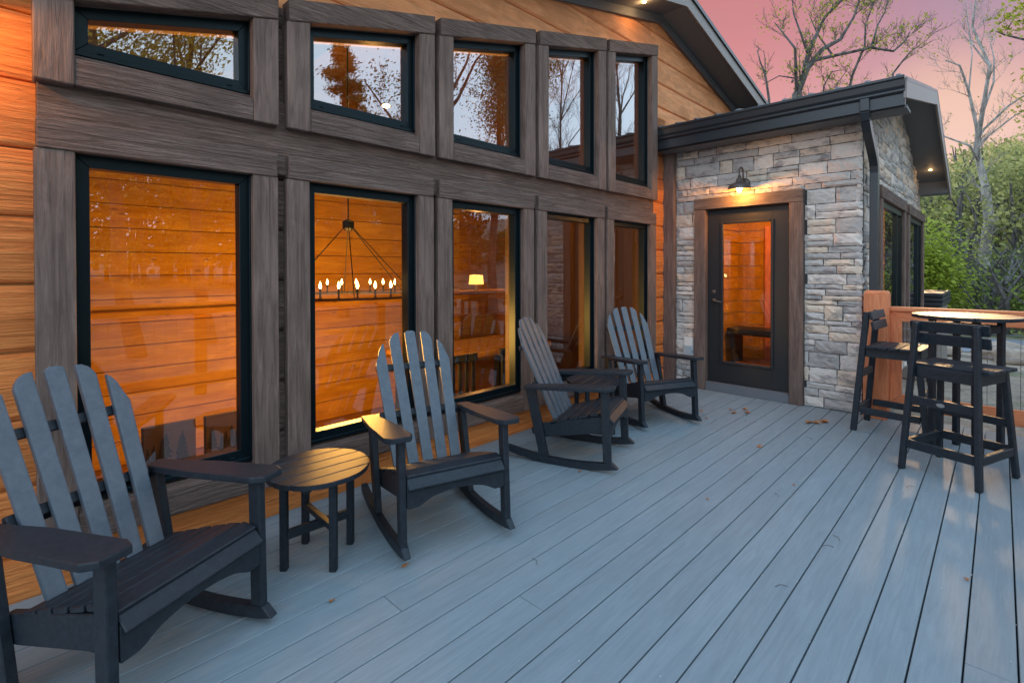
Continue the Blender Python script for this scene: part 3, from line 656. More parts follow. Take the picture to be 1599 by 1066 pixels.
# bench cushion with printed pines behind the first window
pc = empty('picture_panel', (1.08, 3.75, .10)); tag(pc, 'dark pine tree print on a low tan panel behind the first tall window', 'picture')
M_print, _, _ = mat('print_tan', (.22, .13, .07), .8); M_ink, _, _ = mat('print_ink', (.07, .055, .035), .8)
for x in (-.32, .02, .33):
    q = MB(); q.box((x-.145, 0, 0), (x+.145, .03, .36)); fpan = q.obj('print_panel', M_print, pc, .003)
    q = MB(); pr = random.Random(int(x*100)+50)
    for k in range(12):
        cx_ = x+pr.uniform(-.12, .12); h = pr.uniform(.05, .17); z0 = .03+pr.uniform(0, .13)
        for j in range(5): q.prism([(cx_-h*.26*(1-j*.18)*pr.uniform(.7, 1.2), z0+h*j*.18), (cx_+h*.26*(1-j*.18)*pr.uniform(.7, 1.2), z0+h*j*.18), (cx_, z0+h*(j*.18+.30))], lambda p: Vector((p[0], -.0015-.0004*k-.0001*j, p[1])), Vector((0, .001, 0)))
    q.box((x-.145, -.004, 0), (x-.138, -.001, .36)); q.obj('pine_print', M_ink, fpan)
# ================================================================== CHAIRS
def rocker(mat_back=M_slat):
    r = empty('rocking_chair'); w = .29
    for s in (-1, 1):
        q = MB(); f = lambda y: (y+.08)**2/(2*2.15)
        ys = [-.395+i*(.475+.395)/14 for i in range(15)]
        bot = [(y, f(y)) for y in ys]; tp = [(y, f(y)+.048) for y in ys]
        tp[0] = (-.350, f(-.35)+.048); tp[1] = (-.335, f(-.335)+.048)
        q.prism(bot+tp[::-1], lambda p, s=s: Vector((s*w-.019, p[0], p[1])), Vector((.038, 0, 0))); q.obj('rocker', M_black, r, .004)
        q = MB(); q.box((s*w-.017, -.346, f(-.317)+.046), (s*w+.017, -.288, .575)); q.obj('leg', M_black, r, .004)
        q = MB(); q.prism([(.125, f(.15)+.045), (.195, f(.19)+.045), (.290, .562), (.215, .565)], lambda p, s=s: Vector((s*(w-.002)-.018, p[0], p[1])), Vector((.036, 0, 0))); q.obj('leg', M_black, r, .004)
        # arm
        q = MB(); pl = [(.235, -.340), (.258, -.392), (.350, -.392), (.378, -.345), (.372, -.05), (.345, .285), (.262, .285), (.240, 0)]
        if s < 0: pl = [(-a, b) for a, b in pl][::-1]
        q.prism(pl, lambda p: Vector((p[0], p[1], .574-.032*(p[1]+.39))), Vector((0, .001, .027))); q.obj('arm', M_black, r, .006, 2)
        # side rail
        q = MB(); q.prism([(-.335, .245), (-.335, .352), (-.29, .375), (.20, .285), (.265, .245), (.255, .205), (.15, .190), (-.20, .245)], lambda p, s=s: Vector((s*.252-.016, p[0], p[1])), Vector((.032, 0, 0))); q.obj('side_rail', M_black, r, .003)
    # apron with arched lower edge
    q = MB(); n_ = 14; ap = [(-.270, .352), (.270, .352), (.270, .238), (.215, .238)]
    for i in range(n_+1):
        t_ = i/n_; ap.append((.20-.40*t_, .245+.045*math.sin(math.pi*t_)**.6))
    ap += [(-.215, .238), (-.270, .238)]
    q.prism(ap, lambda p: Vector((p[0], -.348, p[1])), Vector((0, .024, 0))); q.obj('apron', M_black, r, .003)
    # seat slats
    q = MB(); sp = [(-.352, .352, .060, 62), (-.300, .388, .064, 12), (-.225, .381, .064, -9), (-.148, .363, .064, -13), (-.070, .344, .064, -14), (.008, .323, .064, -14), (.082, .303, .058, -14)]
    q.box((-.268, -.372, .338), (.268, -.312, .362), Matrix.Rotation(R(48), 3, 'X'))
    for i, (y, z, d, a) in enumerate(sp[1:]):
        hw = .268 if i else .268
        q.box((-hw, y-d/2, z-.011), (hw, y+d/2, z+.011), Matrix.Rotation(R(a), 3, 'X'))
    q.obj('seat', M_black, r, .004)
    # fanned back
    B0 = Vector((0, .092, .262)); BT = Vector((0, .412, 1.055)); D = (BT-B0); L = D.length; D.normalize(); NRM = D.cross(Vector((1, 0, 0)))
    q = MB(); sw_ = .0345
    def top_shape(i):
        k = abs(i)
        if k == 0: return [(-sw_, L-.012), (-sw_*.5, L-.002), (sw_*.5, L-.002), (sw_, L-.012)]
        if k == 1: return [(-sw_, L-.010), (-sw_*.3, L-.012), (sw_*.35, L-.026), (sw_*.8, L-.048), (sw_, L-.068)]
        return [(-sw_, L-.072), (-sw_*.5, L-.088), (0, L-.118), (sw_*.38, L-.150), (sw_*.45, L-.178), (sw_*.85, L-.190), (sw_, L-.212)]
    for i in range(-2, 3):
        tpx, btx = i*.108, i*.087
        sh = top_shape(i); pts = [(-sw_*.9, 0), (sw_*.9, 0)]+[(a, b) for a, b in sh[::-1]]
        sg = 1 if i >= 0 else -1
        pts = [(sg*a, b) for a, b in pts]
        if sg < 0: pts = pts[::-1]
        q.prism(pts, lambda p: B0+D*p[1]+Vector((p[0]+btx+(tpx-btx)*p[1]/L, 0, 0)), -NRM*.020)
    q.obj('backrest', mat_back, r, .005, 2)
    for s_, hw in ((.40, .245), (.735, .235)):
        q = MB(); c = B0+D*(s_*L)-NRM*.034
        if NRM.y > 0: c = B0+D*(s_*L)+NRM*.018
        q.box(c-Vector((hw, .014, .020)), c+Vector((hw, .014, .020)), Matrix.Rotation(R(-22), 3, 'X')); q.obj('back_rail', M_black, r, .003)
    q = MB(); q.box((-.27, .25, .525), (.27, .275, .565)); q.obj('back_rail', M_black, r, .003)
    return r
proto = rocker()
def put(o, x, y, th, tilt):
    o.rotation_mode = 'XYZ'; m = Matrix.Translation((x, y, 0)) @ Matrix.Rotation(R(th), 4, 'Z') @ Matrix.Rotation(R(-tilt), 4, 'X')
    # lowest point of the curved runners stays on the boards
    lo = min((m @ Vector((.29, yy/100, (yy/100+.08)**2/4.3))).z for yy in range(-40, 48))
    m = Matrix.Translation((0, 0, -lo+.001)) @ m; o.matrix_world = m; o.location = m.to_translation(); o.rotation_euler = m.to_euler()
CH = [(.341, 2.309, 26.6, 1.2, 'black slatted rocking chair nearest the camera before the first tall window'),
      (1.752, 2.306, -16.4, 3.3, 'black rocking chair facing outward with orange light on one arm, before the second window'),
      (3.167, 2.357, 19.5, 2.2, 'black rocking chair turned side on, touching the farther round table'),
      (4.420, 2.427, -26.4, 2.9, 'black rocking chair farthest away, closest to the stone wall and door')]
for i, (x, y, th_, ti, lb) in enumerate(CH):
    o = proto if i == 0 else copy_tree(proto)
    put(o, x, y, th_, ti); tag(o, lb, 'rocking chair', 'rocking chairs on the deck')
def side_table():
    r = empty('side_table'); q = MB(); rad = .243; ws_ = [-.243, -.146, -.049, .049, .146, .243]
    for a, b in zip(ws_, ws_[1:]):
        a_, b_ = a+.0025, b-.0025; pts = []
        n_ = 8
        for i in range(n_+1):
            y = a_+(b_-a_)*i/n_; pts.append((math.sqrt(max(rad*rad-y*y, 1e-5)), y))
        for i in range(n_, -1, -1):
            y = a_+(b_-a_)*i/n_; pts.append((-math.sqrt(max(rad*rad-y*y, 1e-5)), y))
        q.prism(pts, lambda p: Vector((p[0], p[1], .432)), Vector((0, 0, .024)))
    q.obj('table_top', M_black, r, .003)
    c = .168; R45 = Matrix.Rotation(R(45), 3, 'Z')
    for px_, py_ in ((-c, 0), (c, 0), (0, -c), (0, c)):
        q = MB(); q.box((px_-.017, py_-.017, 0), (px_+.017, py_+.017, .431), R45); q.obj('leg', M_black, r, .004)
    q = MB(); q.beam((-c, 0, .165), (c, 0, .165), .022, .045); q.obj('cross_rail', M_black, r, .003)
    q = MB(); q.beam((0, -c, .205), (0, c, .205), .030, .028); q.obj('cross_rail', M_black, r, .003)
    q = MB(); q.beam((-.17, -.0, .412), (.17, 0, .412), .04, .038); q.beam((-.11, -.14, .412), (-.11, .14, .412), .04, .037); q.beam((.11, -.14, .412), (.11, .14, .412), .04, .037); q.obj('top_brace', M_black, r, .003)
    return r
t1 = side_table(); t1.location = (1.118, 2.425, 0); t1.rotation_euler = (0, 0, R(-2)); tag(t1, 'round black slatted side table with an orange sheen between the two nearest rocking chairs', 'side table', 'round side tables')
t2 = copy_tree(t1); t2.location = (3.70, 2.56, 0); t2.rotation_euler = (0, 0, R(14)); tag(t2, 'round black side table half hidden between the two farther rocking chairs', 'side table', 'round side tables')
# ================================================================== BAR STOOLS
def stool():
    r = empty('bar_stool')
    # local: back at -x, front at +x, width along y
    bx, fx, hw = -.245, .265, .218      # leg feet
    tx, gx_, tw = -.150, .185, .180     # at seat height
    H = .735
    for s in (-1, 1):
        q = MB(); q.beam((bx, s*hw, 0), (bx+.085, s*(tw-.010), 1.05), .048, .032, (0, 1, 0)); q.obj('leg', M_black, r, .005)
        q = MB(); q.beam((fx, s*hw, 0), (gx_+.01, s*tw, H-.01), .046, .032, (0, 1, 0)); q.obj('leg', M_black, r, .005)
        q = MB(); q.beam((tx-.01, s*(tw-.002), .70), (gx_+.015, s*(tw-.002), .70), .032, .080, (0, 0, 1)); q.obj('seat_rail', M_black, r, .003)
        q = MB(); q.beam((bx+.05, s*(hw-.012), .185), (fx-.045, s*(hw-.012), .185), .030, .058); q.obj('foot_rail', M_black, r, .004)
    for x, w_, z, h in ((bx+.022, hw-.02, .187, .070), (fx-.022, hw-.02, .187, .070), (bx+.042, tw+.006, .50, .070), (gx_+.045, tw, .37, .060)):
        q = MB(); q.beam((x, -w_-.01, z), (x, w_+.01, z), .028, h*.88); q.obj('cross_rail', M_black, r, .004)
    for x in (tx-.012, gx_+.012):
        q = MB(); q.beam((x, -tw+.02, .700), (x, tw-.02, .700), .028, .078); q.obj('seat_apron', M_black, r, .003)
    q = MB()
    for k in range(5): q.box((tx-.005+k*.078, -.235, H+.001), (tx+.066+k*.078, .235, H+.024))
    q.obj('seat', M_black, r, .004)
    q = MB()
    for z in (1.022, .935):
        x = bx+.085*z/1.05+.030+(.022 if z < 1 else 0)
        q.box((x-.0, -.222, z-.037), (x+.022, .222, z+.037), Matrix.Rotation(R(-13), 3, 'Y'))
    q.obj('backrest', M_black, r, .005, 2)
    q = MB(); q.lathe([(.024, 0), (.024, .003)], (0, 0, 0), 24, Matrix.Diagonal((1, .55, 1)).to_3x3())
    o = q.obj('badge', M_silver, r); o.data.transform(Matrix.Translation((bx+.027, 0, .50)) @ Matrix.Rotation(R(-90), 4, 'Y') @ Matrix.Rotation(R(90), 4, 'Z'))
    return r
b1_ = stool(); b1_.location = (4.70, .213, 0); b1_.rotation_euler = (0, 0, R(-20)); tag(b1_, 'tall black bar stool nearest the camera, its slatted back towards the viewer', 'bar stool', 'bar stools by the railing')
b2_ = copy_tree(b1_); b2_.location = (5.530, .668, 0); b2_.rotation_euler = (0, 0, R(-94)); tag(b2_, 'tall black bar stool seen side on, beside the redwood post and stone wall', 'bar stool', 'bar stools by the railing')
bt = empty('bar_table', (5.27, .19, 0), R(-27)); tag(bt, 'tall round black bar table between the stools and the railing', 'table')
q = MB(); rad = .330; n5 = [-.33, -.20, -.067, .067, .20, .33]
for a, b in zip(n5, n5[1:]):
    a_, b_ = a+.003, b-.003; pts = []
    for i in range(9): y = a_+(b_-a_)*i/8; pts.append((math.sqrt(max(rad*rad-y*y, 1e-5)), y))
    for i in range(8, -1, -1): y = a_+(b_-a_)*i/8; pts.append((-math.sqrt(max(rad*rad-y*y, 1e-5)), y))
    q.prism(pts, lambda p: Vector((p[0], p[1], 1.045)), Vector((0, 0, .026)))
q.obj('table_top', M_black, bt, .004)
for sx_ in (-1, 1):
    for sy_ in (-1, 1):
        q = MB(); q.box((sx_*.145-.02, sy_*.145-.02, 0), (sx_*.145+.02, sy_*.145+.02, 1.044)); q.obj('leg', M_black, bt, .004)
for z in (.97,):
    for a, b in (((-.145, -.145), (-.145, .145)), ((.145, -.145), (.145, .145)), ((-.145, .145), (.145, .145)), ((-.145, -.145), (.145, -.145))):
        q = MB(); a_ = Vector(a); b_ = Vector(b); d = (b_-a_).normalized()*.023; a_ += d; b_ -= d; q.beam((a_.x, a_.y, z), (b_.x, b_.y, z), .026, .06); q.obj('cross_rail', M_black, bt, .003)
# ================================================================== RAILING
rl = empty('deck_railing', (6.0, .75, 0)); tag(rl, 'redwood stained railing with wire mesh and a thick post at the deck edge', 'railing')
RO = Vector((6.0, .75, 0))
def rp(mb, name, m, bev=.004, **k):
    o = mb.obj(name, m, bev=bev, **k); o.data.transform(Matrix.Translation(-RO)); o.parent = rl; return o
q = MB(); q.box((5.872, .757, 0), (6.06, .945, 1.19)); rp(q, 'post', M_rail, .004)
q = MB(); q.prism([(5.872, .757), (6.06, .757), (6.06, .945), (5.872, .945)], lambda p: Vector((p[0], p[1], 1.1905)), Vector((0, 0, .03)))
for v in q.bm.verts:
    if v.co.z > 1.21: v.co.x += .014*(1 if v.co.x < 5.95 else -1); v.co.y += .014*(1 if v.co.y < .85 else -1)
rp(q, 'post_cap', M_rail, .003)
YE = -.46
def panel_y(x, y0, y1):
    q = MB(); q.box((x-.03, y0, 1.028), (x+.11, y1, 1.066)); rp(q, 'top_rail', M_raily)
    q = MB(); q.prism([(y0, 1.026), (y1, 1.026), (y1+.09, .93), (y0-.09, .93)] if y0 > y1 else [(y1, 1.026), (y0, 1.026), (y0+.09, .93), (y1-.09, .93)], lambda p: Vector((x, p[0], p[1])), Vector((.038, 0, 0))); rp(q, 'upper_board', M_raily, .003)
    q = MB(); q.prism([(y1, 1.024), (y1-.09, .932), (y1-.09, .24), (y1, .15)], lambda p: Vector((x+.001, p[0], p[1])), Vector((.038, 0, 0))); rp(q, 'side_board', M_rail, .003)
    q = MB(); q.prism([(y0, .10), (y1, .10), (y1, .145), (y1-.09, .235), (y0, .235)], lambda p: Vector((x+.002, p[0], p[1])), Vector((.038, 0, 0))); rp(q, 'lower_board', M_raily, .003)
    q = MB(); yy = y0+.03
    while yy < y1: q.tube([(x+.02, yy, .20), (x+.02, yy, .96)], .0022, 5); yy += .102
    zz = .25
    while zz < .95: q.tube([(x+.024, y0, zz), (x+.024, y1-.02, zz)], .0022, 5); zz += .102
    rp(q, 'wire_mesh', M_steel, 0)
panel_y(6.02, YE, .757)
q = MB(); q.box((6.0, -.60, -.3), (6.15, -.46, 1.2)); rp(q, 'post', M_rail)
q = MB(); q.box((-4.4, -.60, 1.028), (6.0, -.46, 1.066)); rp(q, 'top_rail', M_railx)
q = MB(); q.box((-4.4, -.55, .93), (6.0, -.512, 1.026)); rp(q, 'upper_board', M_railx)
q = MB(); q.box((-4.4, -.55, .10), (6.0, -.512, .235)); rp(q, 'lower_board', M_railx)
q = MB(); xx = -4.3
while xx < 5.95: q.tube([(xx, -.53, .20), (xx, -.53, .96)], .0022, 4); xx += .102
zz = .25
while zz < .95: q.tube([(-4.4, -.526, zz), (6.0, -.526, zz)], .0022, 4); zz += .102
rp(q, 'wire_mesh', M_steel, 0)
for xx in (-3.4, -.9, 1.6, 4.0): q = MB(); q.box((xx, -.62, -.3), (xx+.12, -.552, 1.02)); rp(q, 'post', M_rail)
# ================================================================== fallen leaves
LV = [(5.128, 1.879, 1), (5.218, 1.95, .8), (5.295, 1.258, 1.2), (5.40, 1.17, 1.5), (4.287, 1.375, .9), (4.965, 2.144, .8), (3.683, .967, .5), (5.34, 1.86, 1), (3.118, .104, .5), (3.083, 1.29, .4), (.394, 2.524, .7), (1.368, 2.043, .6), (2.873, 2.113, .5), (5.22, 1.78, 1.1), (5.33, 1.22, 1.2), (1.0, 2.05, .5), (4.75, 2.0, .6)]
lr = random.Random(9)
wherel = ['by the door sill', 'nearest the door casing', 'below the stone wall, left of a pair', 'below the stone wall, largest of its group', 'alone in the middle of the deck', 'beside the farthest rocking chair', 'small, in mid deck near the stools', 'before the door, on the right', 'thin, at the lower right of the deck', 'tiny, mid deck towards the camera', 'under the nearest rocking chair', 'in front of the second rocking chair', 'behind the side-on rocking chair', 'before the door, nearest the viewer', 'below the stone wall, right of the group', 'by the foot of the near side table', 'between the farthest chair and the door']
for (x, y, s), wl_ in zip(LV, wherel):
    q = MB(); n_ = 11
    for rep in range(2 if s > .95 else 1):
        ox, oy, ro = lr.uniform(-.02, .02)*rep, lr.uniform(-.02, .02)*rep, lr.uniform(0, 6)
        vs = []
        for i in range(n_):
            a = 2*math.pi*i/n_; rr = .030*s*(1 if i % 2 else .55)*lr.uniform(.8, 1.2)
            vs.append(q.bm.verts.new((ox+rr*1.3*math.cos(a+ro), oy+rr*.8*math.sin(a+ro), .005+lr.uniform(0, .012)*s+rep*.004)))
        c = q.bm.verts.new((ox, oy, .006+rep*.004))
        for i in range(n_): q.bm.faces.new((c, vs[i], vs[(i+1) % n_]))
    o = q.obj('fallen_leaf', M_dleaf); o.location = (x, y, 0); tag(o, 'dry orange fallen leaf on the deck '+wl_, 'leaf', 'fallen leaves on the deck')
def grit():
    r = random.Random(44); q = MB()
    for i in range(420):
        k_ = r.randint(-3, 20); y = .092-.0022+.1413*k_ if r.random() < .6 else r.uniform(-.3, 2.9)
        if not -.45 < y < 2.95: continue
        x = r.uniform(.1, 6.0); s = r.uniform(.0012, .0038); a = r.uniform(0, 3)
        v = [q.bm.verts.new((x+s*math.cos(a+b)*r.uniform(.6, 1.5), y+s*math.sin(a+b), .0025+(.003 if b % 2 else 0))) for b in (0, 1.5, 3, 4.6)]
        q.bm.faces.new(v)
    M_, _, _ = mat('pale_grit', (.6, .58, .52), .9); tag(q.obj('deck_grit', M_), 'pale specks of grit scattered over the deck boards', 'grit', kind='stuff')
    V_ = []
    for i in range(10):
        q = MB(); x, y, a, L = r.uniform(1, 5.5), r.uniform(.2, 2.7), r.uniform(0, 3), r.uniform(.03, .08); q.tube([(0, 0, .003), (math.cos(a)*L*.5, math.sin(a)*L*.5, .007), (math.cos(a+.3)*L, math.sin(a+.3)*L, .003)], .0013, 4)
        q.bm.transform(Matrix.Translation((x, y, 0))); V_.append(q)
    a = MB()
    for q in V_:
        me = bpy.data.meshes.new('t'); q.bm.to_mesh(me); a.bm.from_mesh(me); q.bm.free(); bpy.data.meshes.remove(me)
    tag(a.obj('twig_litter', M_bark), 'tiny dry twigs and pine needles littered over the deck', 'litter', kind='stuff')
grit()
# ================================================================== outside things
ht = empty('hot_tub', (13.2, 1.75, -.7)); tag(ht, 'dark hot tub with a black folding cover beyond the railing and wing', 'hot tub')
q = MB(); q.box((-.95, -.95, 0), (.95, .95, 1.42)); q.obj('cabinet', M_fascia, ht, .03)
q = MB()
for k in range(3): q.box((-1.0, -1.0, 1.43+k*.085), (1.0, 1.0, 1.505+k*.085))
q.obj('cover', M_gut, ht, .02, 2)
def rock(x, y, z, s, label, seed):
    bm = bmesh.new(); bmesh.ops.create_icosphere(bm, subdivisions=3, radius=1); r = random.Random(seed)
    ph = [r.uniform(0, 6) for _ in range(6)]
    for v in bm.verts:
        c = v.co; k = 1+.16*math.sin(3*c.x+ph[0])+.14*math.sin(4*c.y+ph[1])+.10*math.sin(6*c.z+ph[2]+3*c.x); v.co = Vector((c.x*1.25, c.y, c.z*.72))*k*s
    me = bpy.data.meshes.new('boulder'); bm.to_mesh(me); bm.free(); me.materials.append(M_rock); o = bpy.data.objects.new('boulder', me); COL.objects.link(o); o.location = (x, y, z)
    for p in me.polygons: p.use_smooth = True
    tag(o, label, 'boulder', 'boulders along the road')
rock(16.4, .98, -.62, .26, 'pale boulder by the road, leftmost seen between the table legs', 1)
rock(16.2, -.22, -.55, .40, 'large tan boulder by the road, right of the bar table leg', 2)
rock(16.5, .12, -.55, .30, 'round tan boulder touching the large one behind the mesh', 3)
rock(17.0, -.85, -.6, .32, 'tan boulder at the right edge of the picture by the road', 4)
# ---- trees
def twig_tree(name, limbs, seed, leaves=None, lm=None, tw=(3, .9, 3), ls=.09, loc=(0, 0, 0), lean=Vector((0, 0, 1)), sides=7, mt=M_bark, spread=.9, leafspread=.3):
    """limbs: list of (points, r0, r1); side twigs grow from each limb"""
    root = empty(name, loc); r = random.Random(seed); tr_ = MB(); tips = []
    def grow(p, d, L, rad, depth):
        pts = [p]; rr = [rad]; n = 4
        for i in range(n):
            d = (d+Vector((r.uniform(-1, 1), r.uniform(-1, 1), r.uniform(-.6, 1)))*.22).normalized(); p = p+d*L/n; pts.append(p); rr.append(max(rad*(1-.8*(i+1)/n), .004))
            if depth > 0:
                for _ in range(r.choice((1, 1, 2))):
                    nd = (d+Vector((r.uniform(-1, 1), r.uniform(-1, 1), r.uniform(-.3, .9)))*spread).normalized()
                    grow(p, nd, L*r.uniform(.4, .65), max(rr[-1]*.6, .005), depth-1)
            if depth <= 1: tips.append(p)
        tr_.tube(pts, rr, 4 if rad < .03 else 5, cap=False)
    for pts, r0, r1 in limbs:
        pts = [Vector(p) for p in pts]; n = len(pts); tr_.tube(pts, [r0+(r1-r0)*(i/(n-1))**.8 for i in range(n)], sides)
        for i in range(1, n):
            a, b = pts[i-1], pts[i]
            seglen = (b-a).length; d = (b-a).normalized(); cnt = max(1, int(seglen*tw[0]*(.25+.75*i/(n-1))))
            if r0 > .12 and i == 1: continue
            for k in range(cnt):
                p = a.lerp(b, r.random()); nd = (d*.7+Vector((r.uniform(-1, 1), r.uniform(-1, 1), r.uniform(-.2, 1)))*.9).normalized()
                f = i/(n-1); grow(p, nd, tw[1]*r.uniform(.5, 1.2), max((r0+(r1-r0)*f)*.35, .007), tw[2]-1)
        tips.append(pts[-1])
    o = tr_.obj('trunk', mt, root)
    if leaves:
        V = []; F = []
        for _ in range(leaves):
            t_ = r.choice(tips); c = t_+Vector((r.gauss(0, 1), r.gauss(0, 1), r.gauss(0, 1)))*leafspread*.4
            u = Vector((r.gauss(0, 1), r.gauss(0, 1), r.gauss(0, 1))).normalized(); v = u.orthogonal().normalized(); w_ = u.cross(v); s = ls*r.uniform(.6, 1.3)
            i = len(V); V += [tuple(c-v*s), tuple(c+w_*s*.5), tuple(c+v*s), tuple(c-w_*s*.5)]; F.append((i, i+1, i+2, i+3))
        fast_mesh('crown', V, F, lm, root)
    return root
RV = Vector((.701, -.713, 0)); FV = Vector((.713, .701, 0))
def L3(pts, base, k, seed, u0, v0, z0):
    """outline measured in metres: h across, z up, with its own depth wander"""
    out = []
    for (u, v) in pts:
        d = (1.1*math.sin(u*.045)+.8*math.sin(v*.035+1)+.5*math.sin(u*.1+v*.02))*k*13; out.append(RV*((u-u0)*k)+FV*d+Vector((0, 0, (v0-v)*k)))
    return out
k = .0262; U = lambda *p: L3(p, None, k, len(p)*7+int(p[-1][0]), 1548, 482, 0)
big = [(U((1548, 482), (1547, 410), (1554, 377), (1544, 326), (1535, 275)), .20, .15), (U((1535, 275), (1536, 215), (1528, 165), (1525, 100), (1524, 30), (1520, -30)), .13, .02), (U((1535, 275), (1530, 234), (1519, 186), (1500, 135), (1478, 100), (1466, 88)), .10, .02),
       (U((1530, 236), (1505, 215), (1480, 195), (1470, 186)), .05, .02), (U((1536, 204), (1560, 180), (1580, 150), (1600, 132), (1625, 110)), .06, .02), (U((1529, 170), (1540, 120), (1552, 80), (1565, 45)), .05, .015), (U((1536, 215), (1560, 196), (1590, 165), (1610, 150)), .05, .015), (U((1549, 350), (1556, 335), (1562, 318)), .05, .02), (U((1524, 100), (1510, 60), (1500, 10)), .04, .012), (U((1500, 135), (1504, 80), (1512, 40)), .03, .012)]
def at_root(limbs, wp): return limbs
t_ = twig_tree('bare_tree', big, 5, 260, M_leafy, tw=(2.2, 1.0, 3), ls=.05, loc=(27.8, .28, -.75), sides=9, mt=M_barkp); tag(t_, 'tall bare grey tree with a forked trunk beyond the railing', 'tree')
U2 = lambda *p: L3(p, None, .021, len(p)*5+int(p[-1][0]), 1531, 475, 0)
t_ = twig_tree('slim_tree', [(U2((1531, 475), (1529, 420), (1522, 380), (1516, 330), (1510, 290)), .10, .05), (U2((1510, 290), (1500, 250), (1495, 220)), .05, .015)], 6, 500, M_hill, tw=(1.2, 1.2, 2), ls=.08, loc=(27.0, .72, -.7), leafspread=.6); tag(t_, 'slim dark trunked tree just left of the tall bare tree', 'tree')
# leafing tree behind the wing roof
kk = .0195; U3 = lambda *p: L3(p, None, kk, len(p)*3+int(p[-1][0]), 1243, 160, 0)
lf = [(U3((1236, 600), (1238, 380), (1243, 155)), .20, .14), (U3((1243, 155), (1255, 120), (1279, 90), (1315, 69), (1335, 35), (1345, -10)), .11, .02), (U3((1262, 108), (1300, 97), (1340, 96), (1380, 97), (1402, 80), (1420, 60)), .06, .015), (U3((1250, 125), (1262, 88), (1278, 62), (1296, 30), (1327, 0), (1340, -30)), .08, .02), (U3((1258, 100), (1238, 70), (1230, 40), (1231, 15)), .04, .012), (U3((1240, 150), (1222, 100), (1212, 72), (1207, 48)), .05, .012), (U3((1225, 145), (1232, 138), (1205, 136), (1190, 142)), .03, .012), (U3((1300, 270), (1324, 130), (1335, 90), (1342, 54), (1360, 0)), .05, .012), (U3((1282, 270), (1290, 140), (1300, 120), (1320, 118), (1310, 140)), .03, .01), (U3((1365, 270), (1380, 130), (1395, 110), (1410, 95), (1428, 84)), .04, .012), (U3((1340, 96), (1352, 60), (1372, 35), (1385, 10)), .035, .01), (U3((1300, 97), (1280, 60), (1276, 20)), .035, .01)]
t_ = twig_tree('leafing_tree', lf, 8, 3000, M_leafy, tw=(4.0, .7, 3), ls=.042, loc=Vector((0, 0, 0))+FV*15+RV*((1243-791.8)/783*15)+Vector((0, 0, 1.43+(428-160)/783*15)), leafspread=.32); tag(t_, 'branching tree with sparse yellow green leaves behind the wing roof', 'tree')
U4 = lambda *p: L3(p, None, kk, len(p)*3+int(p[-1][0]), 1196, 160, 0)
t_ = twig_tree('sapling', [(U4((1196, 600), (1197, 165), (1191, 128), (1185, 110), (1180, 90)), .05, .012), (U4((1191, 128), (1190, 105), (1189, 92)), .02, .008)], 3, 40, M_leafy, tw=(.6, .4, 2), ls=.03, loc=Vector((0, 0, 0))+FV*15+RV*((1196-791.8)/783*15)+Vector((0, 0, 1.43+(428-160)/783*15))); tag(t_, 'thin bare sapling rising above the gutter beside the main roof', 'tree')
U5 = lambda *p: L3(p, None, .018, len(p)*3+int(p[-1][0]), 1640, 480, 0)
t_ = twig_tree('leafy_tree', [(U5((1650, 480), (1650, 300), (1640, 200), (1630, 90), (1640, 0)), .16, .04), (U5((1640, 180), (1610, 120), (1590, 100)), .05, .012), (U5((1640, 60), (1610, 35), (1590, 12), (1580, 5)), .05, .012), (U5((1645, 220), (1620, 150), (1598, 145)), .04, .012), (U5((1640, 30), (1620, 10), (1600, -5)), .04, .012)], 12, 2400, M_leafy, tw=(3, .8, 2), ls=.06, loc=FV*14+RV*((1640-791.8)/783*14)+Vector((0, 0, -.3)), leafspread=.4); tag(t_, 'tree whose green twigs reach in at the right edge of the picture', 'tree')
def bush(name, c, s, n, lm, seed, label, ls, stems=6):
    root = empty(name, c); r = random.Random(seed); q = MB(); V = []; F = []
    blobs = []
    for i in range(stems):
        a = r.uniform(0, 6.3); e = Vector((math.cos(a)*s[0]*r.uniform(.2, .8), math.sin(a)*s[1]*r.uniform(.2, .8), s[2]*r.uniform(.55, 1)))
        m_ = e*.45+Vector((r.uniform(-.1, .1), r.uniform(-.1, .1), .2)); q.tube([(0, 0, 0), m_, e], [.06, .035, .012], 5)
        blobs += [(e, .34), (e*.75+Vector((r.uniform(-.3, .3), r.uniform(-.3, .3), 0)), .3), (e*.5+Vector((r.uniform(-.5, .5), r.uniform(-.5, .5), 0)), .26)]
    q.obj('trunk', M_bark, root)
    for _ in range(n):
        b_, k_ = r.choice(blobs); p = b_+Vector((r.gauss(0, 1)*s[0], r.gauss(0, 1)*s[1], r.gauss(0, .55)*s[2]))*k_*.8
        if p.z < .1: continue
        u = Vector((r.gauss(0, .6), r.gauss(0, .6), 1)).normalized(); v = u.orthogonal().normalized(); w_ = u.cross(v); z = ls*r.uniform(.6, 1.3); i = len(V)
        V += [tuple(p-v*z), tuple(p+w_*z*.6), tuple(p+v*z), tuple(p-w_*z*.6)]; F.append((i, i+1, i+2, i+3))
    fast_mesh('crown', V, F, lm, root); tag(root, label, 'tree')
bush('lime_tree', (22.5, 1.5, -.7), (1.5, 1.5, 3.3), 9000, M_lime, 4, 'bright lime green young tree left of the bare trunks', .07, 8)
bush('lime_tree', (25.5, 2.9, -.6), (1.2, 1.3, 3.2), 4500, M_lime, 14, 'lime green young tree half hidden behind the wing corner', .07, 6)
bush('green_bush', (24.6, -1.2, -.7), (1.4, 1.4, 1.7), 4000, M_lime, 6, 'low yellow green bush at the right edge beyond the road', .06)
